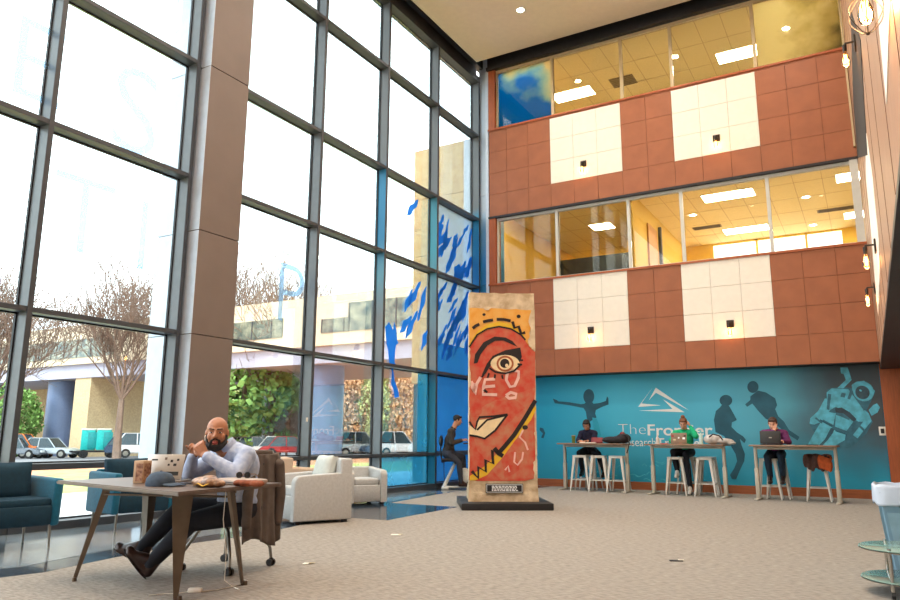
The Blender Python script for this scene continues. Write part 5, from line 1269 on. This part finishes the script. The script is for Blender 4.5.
# adjoining wing, same plane as the back wall, beige block
m_blk2 = mat('beige_block', (222, 194, 150), .85, var=.08, scale=5, rgb2=(206, 172, 128), bump=.2)
m_beigec = mat('cream_concrete', (222, 202, 176), .85, var=.03, scale=1)
wing = thing('building_wing', 'tall tan block wing of the same building outside the corner glazing', 'building', (-1.5, 2, 0))
b = MB()
zs_ = [-.1, 2.6, 4.4, 6.2, 7.9, 9.42]
for a, c in zip(zs_, zs_[1:]): b.bb(-.72, .95, -1.38, 4, a, c-.015) if a > 0 else b.bb(-.28, .95, -1.38, 4, a, c-.015)
b.bb(-.70, .9, -1.36, 4, -.1, 9.40) if False else None
b.obj('block_wall', m_blk2, wing, smooth=False)
b = MB(); b.bb(-.70, -.30, -1.30, 1, -.1, 2.58); b.obj('recessed_door', mat('dark_glass', (44, 62, 66), .1), wing, smooth=False)
b = MB(); b.bb(.955, 1.15, -1.42, -1.2, -.1, 9.4); b.obj('corner_fin', m_clad, wing, smooth=False)
# long bridge building in the distance
BY = 19.3
br = thing('office_building', 'long cream office block on blue grey columns across the car park', 'building', (-35, BY, 0))
m_under = mat('lavender_fascia', (176, 172, 190), .7, var=.04, scale=1); m_win = mat('tinted_window', (60, 78, 80), .08, var=.5, scale=1.5, rgb2=(150, 150, 130)); m_colb = mat('blue_grey_column', (104, 118, 152), .5, var=.08, scale=1)
b = MB(); b.bb(-45, 31, 0, 12, 6.9, 10.15); b.obj('upper_storeys', m_beigec, br, smooth=False)
b = MB(); b.bb(-45, 31, .3, 12, 5.8, 6.9); b.obj('fascia', m_under, br, smooth=False)
for (x0, x1, z0, z1) in ((-43, -7.6, 7.45, 8.95), (5.6, 10.2, 7.65, 8.95), (13.6, 15.8, 7.7, 8.6), (15.8, 26, 7.7, 9.5)):
    b = MB(); b.bb(x0, x1, -.06, .02, z0, z1); w = b.obj('window', m_win, br, smooth=False)
    b = MB(); x = x0
    while x < x1: b.bb(x-.04, x+.04, -.1, -.06, z0, z1); x += 1.8
    b.obj('mullions', m_mulld, w, smooth=False)
for x in (-17.3, 12.2, -29, 27):
    b = MB(); b.tube((x, 2.2, -.9), (x, 2.2, 5.9), 1.25, 1.25, 28); b.obj('column', m_colb, br)
b = MB(); b.bb(-12.9, -10.8, .4, 6, -.9, 5.8); b.obj('pillar', mat('tan_pillar', (206, 180, 142), .85), br, smooth=False)
b = MB(); b.bb(-45, -12.6, 7.5, 8.5, -.9, 5.8); b.obj('ground_floor_wall', m_blk2, br, smooth=False)
b = MB(); b.bb(-23, -21.5, 7.4, 7.5, -.9, 1.8); b.obj('door', m_win, br, smooth=False)
# bare trees
m_bark = mat('bare_bark', (124, 104, 92), .95, var=.15, scale=4)
def bare_tree(loc, h, r, seed, label, group='bare winter trees outside'):
    rr = random.Random(seed); b = MB()
    def grow(p, d, l, r, lev):
        n_ = 3; q = p
        for i in range(n_):
            d2 = (d+V((rr.uniform(-.12, .12), rr.uniform(-.12, .12), rr.uniform(0, .08)))).normalized()
            q2 = q+d2*l/n_; r2 = r*(1-.13)
            b.tube(q, q2, r, r2, 7 if lev < 2 else 4, cap=False); q = q2; r = r2; d = d2
            if lev > 0 and lev < 5 and i < n_-1: kids(q, d, l, r, lev, 1)
        if lev < 5: kids(q, d, l, r, lev, (3 if lev < 2 else 2) if lev else 7)
    def kids(q, d, l, r, lev, n_):
        for k_ in range(n_):
            a = rr.uniform(0, 2*PI); ax = d.orthogonal().normalized(); ax.rotate(Quaternion(d, a)); sp_ = rr.uniform(.45, .95)
            d2 = (d*math.cos(sp_)+ax*math.sin(sp_)+V((0, 0, .30))).normalized(); grow(q, d2, l*rr.uniform(.68, .90), max(.018, r*rr.uniform(.45, .62)), lev+1)
    grow(V((0, 0, 0)), V((0, 0, 1)), h*.20, r, 0)
    o = b.obj('bare_tree', m_bark, None); o.location = loc; tag(o, label, 'tree', group); return o
def gp(u, v):
    q = ray(u, v); lo = 5
    for _ in range(60):
        p = CAM+q*lo
        if p.z <= gz(p.x): break
        lo *= 1.04
    a, c = lo/1.04, lo
    for _ in range(30):
        m_ = (a+c)/2; p = CAM+q*m_
        if p.z <= gz(p.x): c = m_
        else: a = m_
    return CAM+q*a
def gy(u, y): q = ray(u, 440); p = CAM+q*((y-CAM.y)/q.y); return V((p.x, p.y, gz(p.x)))
p = gy(118, 15.5); bare_tree(p, 20, .30, 3, 'large bare tree with thick trunk beyond the glazing left of the clad column')
p = gp(268, 454); bare_tree(p, 22, .42, 8, 'bare tree with forked branches beyond the pane right of the clad column')
p = gy(-14, 9); bare_tree(p, 17, .28, 14, 'bare tree at the far left edge beyond the glazing')
p = gp(302, 455); bare_tree(p, 4.5, .09, 5, 'small low bare sapling beyond the glazing by the second mullion')
p = gp(286, 456); bare_tree(p, 5, .10, 6, 'small bare sapling between the big tree and the mullion')
# evergreen and leafy crowns
def leafcrown(R, n, seed, mt, sz=.5, flat=1.0):
    rr = random.Random(seed); b = MB()
    for i in range(n):
        a = rr.uniform(0, 2*PI); ph = math.acos(rr.uniform(-1, 1)); q = rr.uniform(.55, 1)**.5*R*(1+.25*NZ.noise(V((math.cos(a)*2, math.sin(a)*2, ph*2+seed))))
        c = V((q*math.sin(ph)*math.cos(a), q*math.sin(ph)*math.sin(a), q*math.cos(ph)*flat)); s_ = sz*rr.uniform(.6, 1.4)
        Rm = Matrix.Rotation(rr.uniform(0, 6), 3, V((rr.uniform(-1, 1), rr.uniform(-1, 1), rr.uniform(-1, 1))).normalized())
        vs = [b.bm.verts.new(c+Rm @ V(p)*s_) for p in ((-.5, -.3, 0), (.5, -.35, .05), (.6, .3, 0), (-.4, .4, -.05))]
        b.bm.faces.new(vs)
    return b
greens = [mat('pine_green', (122, 158, 84), .9, var=.3, scale=.8), mat('bright_leaf', (168, 200, 90), .9, var=.3, scale=.8, rgb2=(200, 214, 120)), mat('russet_leaf', (220, 170, 124), .95, var=.25, scale=.8, rgb2=(200, 160, 130)), mat('olive_leaf', (190, 190, 130), .95, var=.25, scale=.8)]
names = ['dense green', 'bright yellow green', 'russet brown', 'dull olive']
protos = []
for i, g_ in enumerate(greens): 
    cm = leafcrown(3.2, 4500, i+1, g_, .30, 1.15).obj('crown', g_, None, smooth=False); protos.append(cm.data); bpy.data.objects.remove(cm)
tm = MB(); tm.tube((0, 0, 0), (0, 0, 5), .22, .14, 10); tmo = tm.obj('trunk', m_bark, None); trunkme = tmo.data; bpy.data.objects.remove(tmo)
rr = random.Random(5); ti = 0
def leafy(x, y, z, h, k_, label, sx=1.0):
    t = thing('leafy_tree', label, 'tree', (x, y, z), rr.uniform(0, 6), 'trees on the bank beyond the car park')
    c = bpy.data.objects.new('crown', protos[k_]); C.objects.link(c); c.parent = t; s_ = h/8.0; c.scale = (s_*sx, s_*sx, s_); c.location = (0, 0, 4.4*s_)
    d = bpy.data.objects.new('trunk', trunkme); C.objects.link(d); d.parent = t; d.scale = (s_, s_, s_)
    return t
# rows on the bank, seen through the glazing
lab = {}
for row in range(2):
    for i in range(14):
        u = 60+i*29+rr.uniform(-6, 6)+row*7; w = 82+row*9
        q = ray(u, 437); P = CAM+q*w
        if u > 440: continue
        zb = -1.0 + max(0, -80-P.x)/30*6
        k_ = 0 if (225 < u < 300 and row < 2 and i % 3) else rr.choice((1, 2, 2, 3))
        P.z = zb; h = rr.uniform(9, 13) if k_ != 0 else 13
        leafy(P.x, P.y, P.z, h, k_, names[k_]+' tree standing on the bank beyond the car park', .62)
p = gp(241, 452); leafy(p.x, p.y, gz(p.x), 9.5, 0, 'full dark green evergreen tree behind the bald man right of the column', 1.1)
p = gp(47, 452); leafy(p.x-8, p.y+1.5, gz(p.x-8)-.6, 6.2, 0, 'round green shrub tree against the ground floor wall left of the column', .9)
# cars
m_tyre = mat('tyre', (24, 24, 26), .8); m_cglass = mat('car_glass', (46, 66, 74), .08)
def car(loc, rz, paint, label, s=1.0, suv=False):
    t = thing('car', label, 'car', loc, rz, 'cars in the car park')
    L, W, H = 4.5*s, 1.8, (1.45 if not suv else 1.75)
    b = MB(); hz = .78 if not suv else .95
    prof = [(-L/2, .35), (-L/2, hz-.15), (-L/2+.25, hz), (L/2-.9, hz), (L/2-.1, hz-.18), (L/2, .5), (L/2, .32)]
    b.prism([(x, -W/2, z) for x, z in prof], (0, W, 0)); bmesh.ops.bevel(b.bm, geom=b.bm.edges[:], offset=.07, segments=3, affect='EDGES'); b.obj('car_body', paint, t)
    b = MB(); r0, r1 = (-L*.36, L*.20) if not suv else (-L*.46, L*.16)
    lo = [(r0, -W/2+.06, hz-.02), (r1, -W/2+.06, hz-.02), (r1, W/2-.06, hz-.02), (r0, W/2-.06, hz-.02)]; hi = [(r0+.55, -W/2+.22, H), (r1-.65, -W/2+.22, H), (r1-.65, W/2-.22, H), (r0+.55, W/2-.22, H)]
    va = [b.bm.verts.new(p) for p in lo]; vb = [b.bm.verts.new(p) for p in hi]
    b.bm.faces.new(va[::-1]); b.bm.faces.new(vb)
    for i in range(4): b.bm.faces.new((va[i], va[(i+1) % 4], vb[(i+1) % 4], vb[i]))
    b.obj('windows', m_cglass, t, smooth=False)
    b = MB(); b.box(((r0+r1)/2-.05, 0, H+.005), (r1-r0-1.15, W-.42, .05), .02)
    for sy in (-1, 1):
        for a, c in ((lo[1], hi[1]), (lo[0], hi[0])): b.tube((a[0], sy*abs(a[1]), a[2]), (c[0], sy*abs(c[1]), c[2]), .04)
        b.tube(((r0+r1)/2, sy*(W/2-.06), hz), ((r0+r1)/2-.02, sy*(W/2-.22), H), .04)
    b.obj('roof', paint, t)
    for sx in (-1, 1):
        for sy in (-1, 1):
            b = MB(); b.lathe([(.2, -.11), (.32, -.10), (.33, 0), (.32, .10), (.2, .11)], n=20, mtx=Matrix.Translation((sx*L*.31, sy*(W/2-.08), .33)) @ Matrix.Rotation(PI/2, 4, 'X')); w_ = b.obj('wheel', m_tyre, t)
            b = MB(); b.lathe([(.19, -.01), (.17, .01)], n=16, mtx=Matrix.Translation((sx*L*.31, sy*(W/2+.03), .33)) @ Matrix.Rotation(PI/2, 4, 'X')); b.obj('hubcap', m_steel, w_)
    b = MB(); b.box((L/2-.03, .6, hz-.25), (.08, .35, .14), .02); b.box((L/2-.03, -.6, hz-.25), (.08, .35, .14), .02); b.obj('headlights', m_logo, t)
    return t
Pt = {k_: mat('paint_'+k_, c, .25, metal=.3, var=.02) for k_, c in dict(silver=(190, 196, 200), white=(236, 238, 240), red=(186, 60, 64), grey=(120, 126, 134), orange=(226, 120, 50), navy=(44, 66, 92), black=(34, 36, 40), blue=(70, 110, 150)).items()}
for (u, v, rz, c, lb, suv) in ((48, 458, -1.05, 'silver', 'silver sedan parked before the blue grey column', False), (20, 458.5, -1.2, 'grey', 'grey car parked left of the silver sedan', False),
      (24, 450.5, -.9, 'orange', 'orange car half hidden behind the grey car', True), (139, 457.5, -.8, 'navy', 'dark blue pickup sized car right of the large bare tree', True), (146, 452, -.6, 'white', 'white car behind the dark blue car near the column', True),
      (243, 452, -.9, 'white', 'white car beyond the shoulder of the bald man', False), (256, 449, -.7, 'silver', 'silver car farther back behind the tree trunk', False), (281, 453, -.8, 'white', 'white car right of the forked tree trunk', False), (291, 450, -.8, 'red', 'red car right of the forked tree trunk', False),
      (335, 450, -.7, 'white', 'white car left in the third window bay', False), (349, 452, -.6, 'red', 'red car in the third window bay', False), (362, 449, -.7, 'silver', 'silver car right in the third window bay', True),
      (398, 450, -.5, 'white', 'white car in the fourth window bay', True), (389, 446, -.5, 'blue', 'blue car behind the white car in the fourth window bay', False)):
    p = gp(u, v); car((p.x, p.y, gz(p.x)), rz+PI/2, Pt[c], lb, 1, suv)
m_pot = mat('turquoise_plastic', (20, 190, 184), .5)
for i, (u, lb) in enumerate(((87, 'turquoise portable toilet, left of the pair on the trailer'), (102.5, 'turquoise portable toilet, right of the pair on the trailer'))):
    p = gp(u, 455.5); t = thing('portable_toilet', lb, 'portable toilet', (p.x, p.y, gz(p.x)+.55), .9, 'portable toilets on a trailer')
    s_ = .62
    b = MB(); b.box((0, 0, .75), (.92, .92, 1.45), .04); b.obj('cabin', m_pot, t)
    b = MB(); b.box((0, 0, 1.52), (1.0, 1.0, .12), .05); b.obj('roof', m_white, t)
    b = MB(); b.box((.3, -.52, .72), (.6, .04, 1.2), .02); b.obj('door', mat('turquoise_dark', (14, 150, 150), .5), t)
p = gp(96, 457); t = thing('trailer', 'dark flat trailer carrying the turquoise toilets', 'trailer', (p.x, p.y, gz(p.x)), 1.05)
b = MB(); b.box((0, 0, .48), (3.6, 1.4, .12), .03); b.obj('deck', Pt['black'], t)
for sx in (-.9, .9):
    for sy in (-.75, .75): b = MB(); b.lathe([(.2, -.1), (.3, -.09), (.3, .09), (.2, .1)], n=18, mtx=Matrix.Translation((sx, sy, .31)) @ Matrix.Rotation(PI/2, 4, 'X')); b.obj('wheel', m_tyre, t)
p = gp(262.5, 449); t = thing('lamp_post', 'pale thin lamp post behind the forked bare tree', 'lamp post', (p.x, p.y, gz(p.x)))
b = MB(); b.tube((0, 0, 0), (0, 0, 7.2), .14, .09, 10); b.obj('post', m_clad, t)
b = MB(); b.box((.3, 0, 7.25), (.9, .25, .12), .03); b.obj('lamp_head', m_clad, t)

# ================================================================== LIGHT
w = bpy.data.worlds.new('overcast_sky'); SC.world = w; w.use_nodes = True
N = w.node_tree.nodes; L = w.node_tree.links; bg = N['Background']
bg.inputs[0].default_value = lin((247, 250, 255)); bg.inputs[1].default_value = WS
sd = bpy.data.lights.new('sun', 'SUN'); sd.energy = SUN; sd.angle = math.radians(12); sd.color = (1, .95, .86)
so = bpy.data.objects.new('sun', sd); C.objects.link(so); so.rotation_euler = (math.radians(35), math.radians(20), 0)
SC.view_settings.view_transform = 'Standard'; SC.view_settings.look = 'None'; SC.view_settings.gamma = 1; SC.view_settings.use_curve_mapping = False
SC.view_settings.exposure = EXPO
SC.cycles.max_bounces = 10; SC.cycles.diffuse_bounces = 5; SC.cycles.transparent_max_bounces = 16; SC.cycles.glossy_bounces = 4
SC.cycles.caustics_reflective = False; SC.cycles.caustics_refractive = False; SC.cycles.sample_clamp_indirect = 6
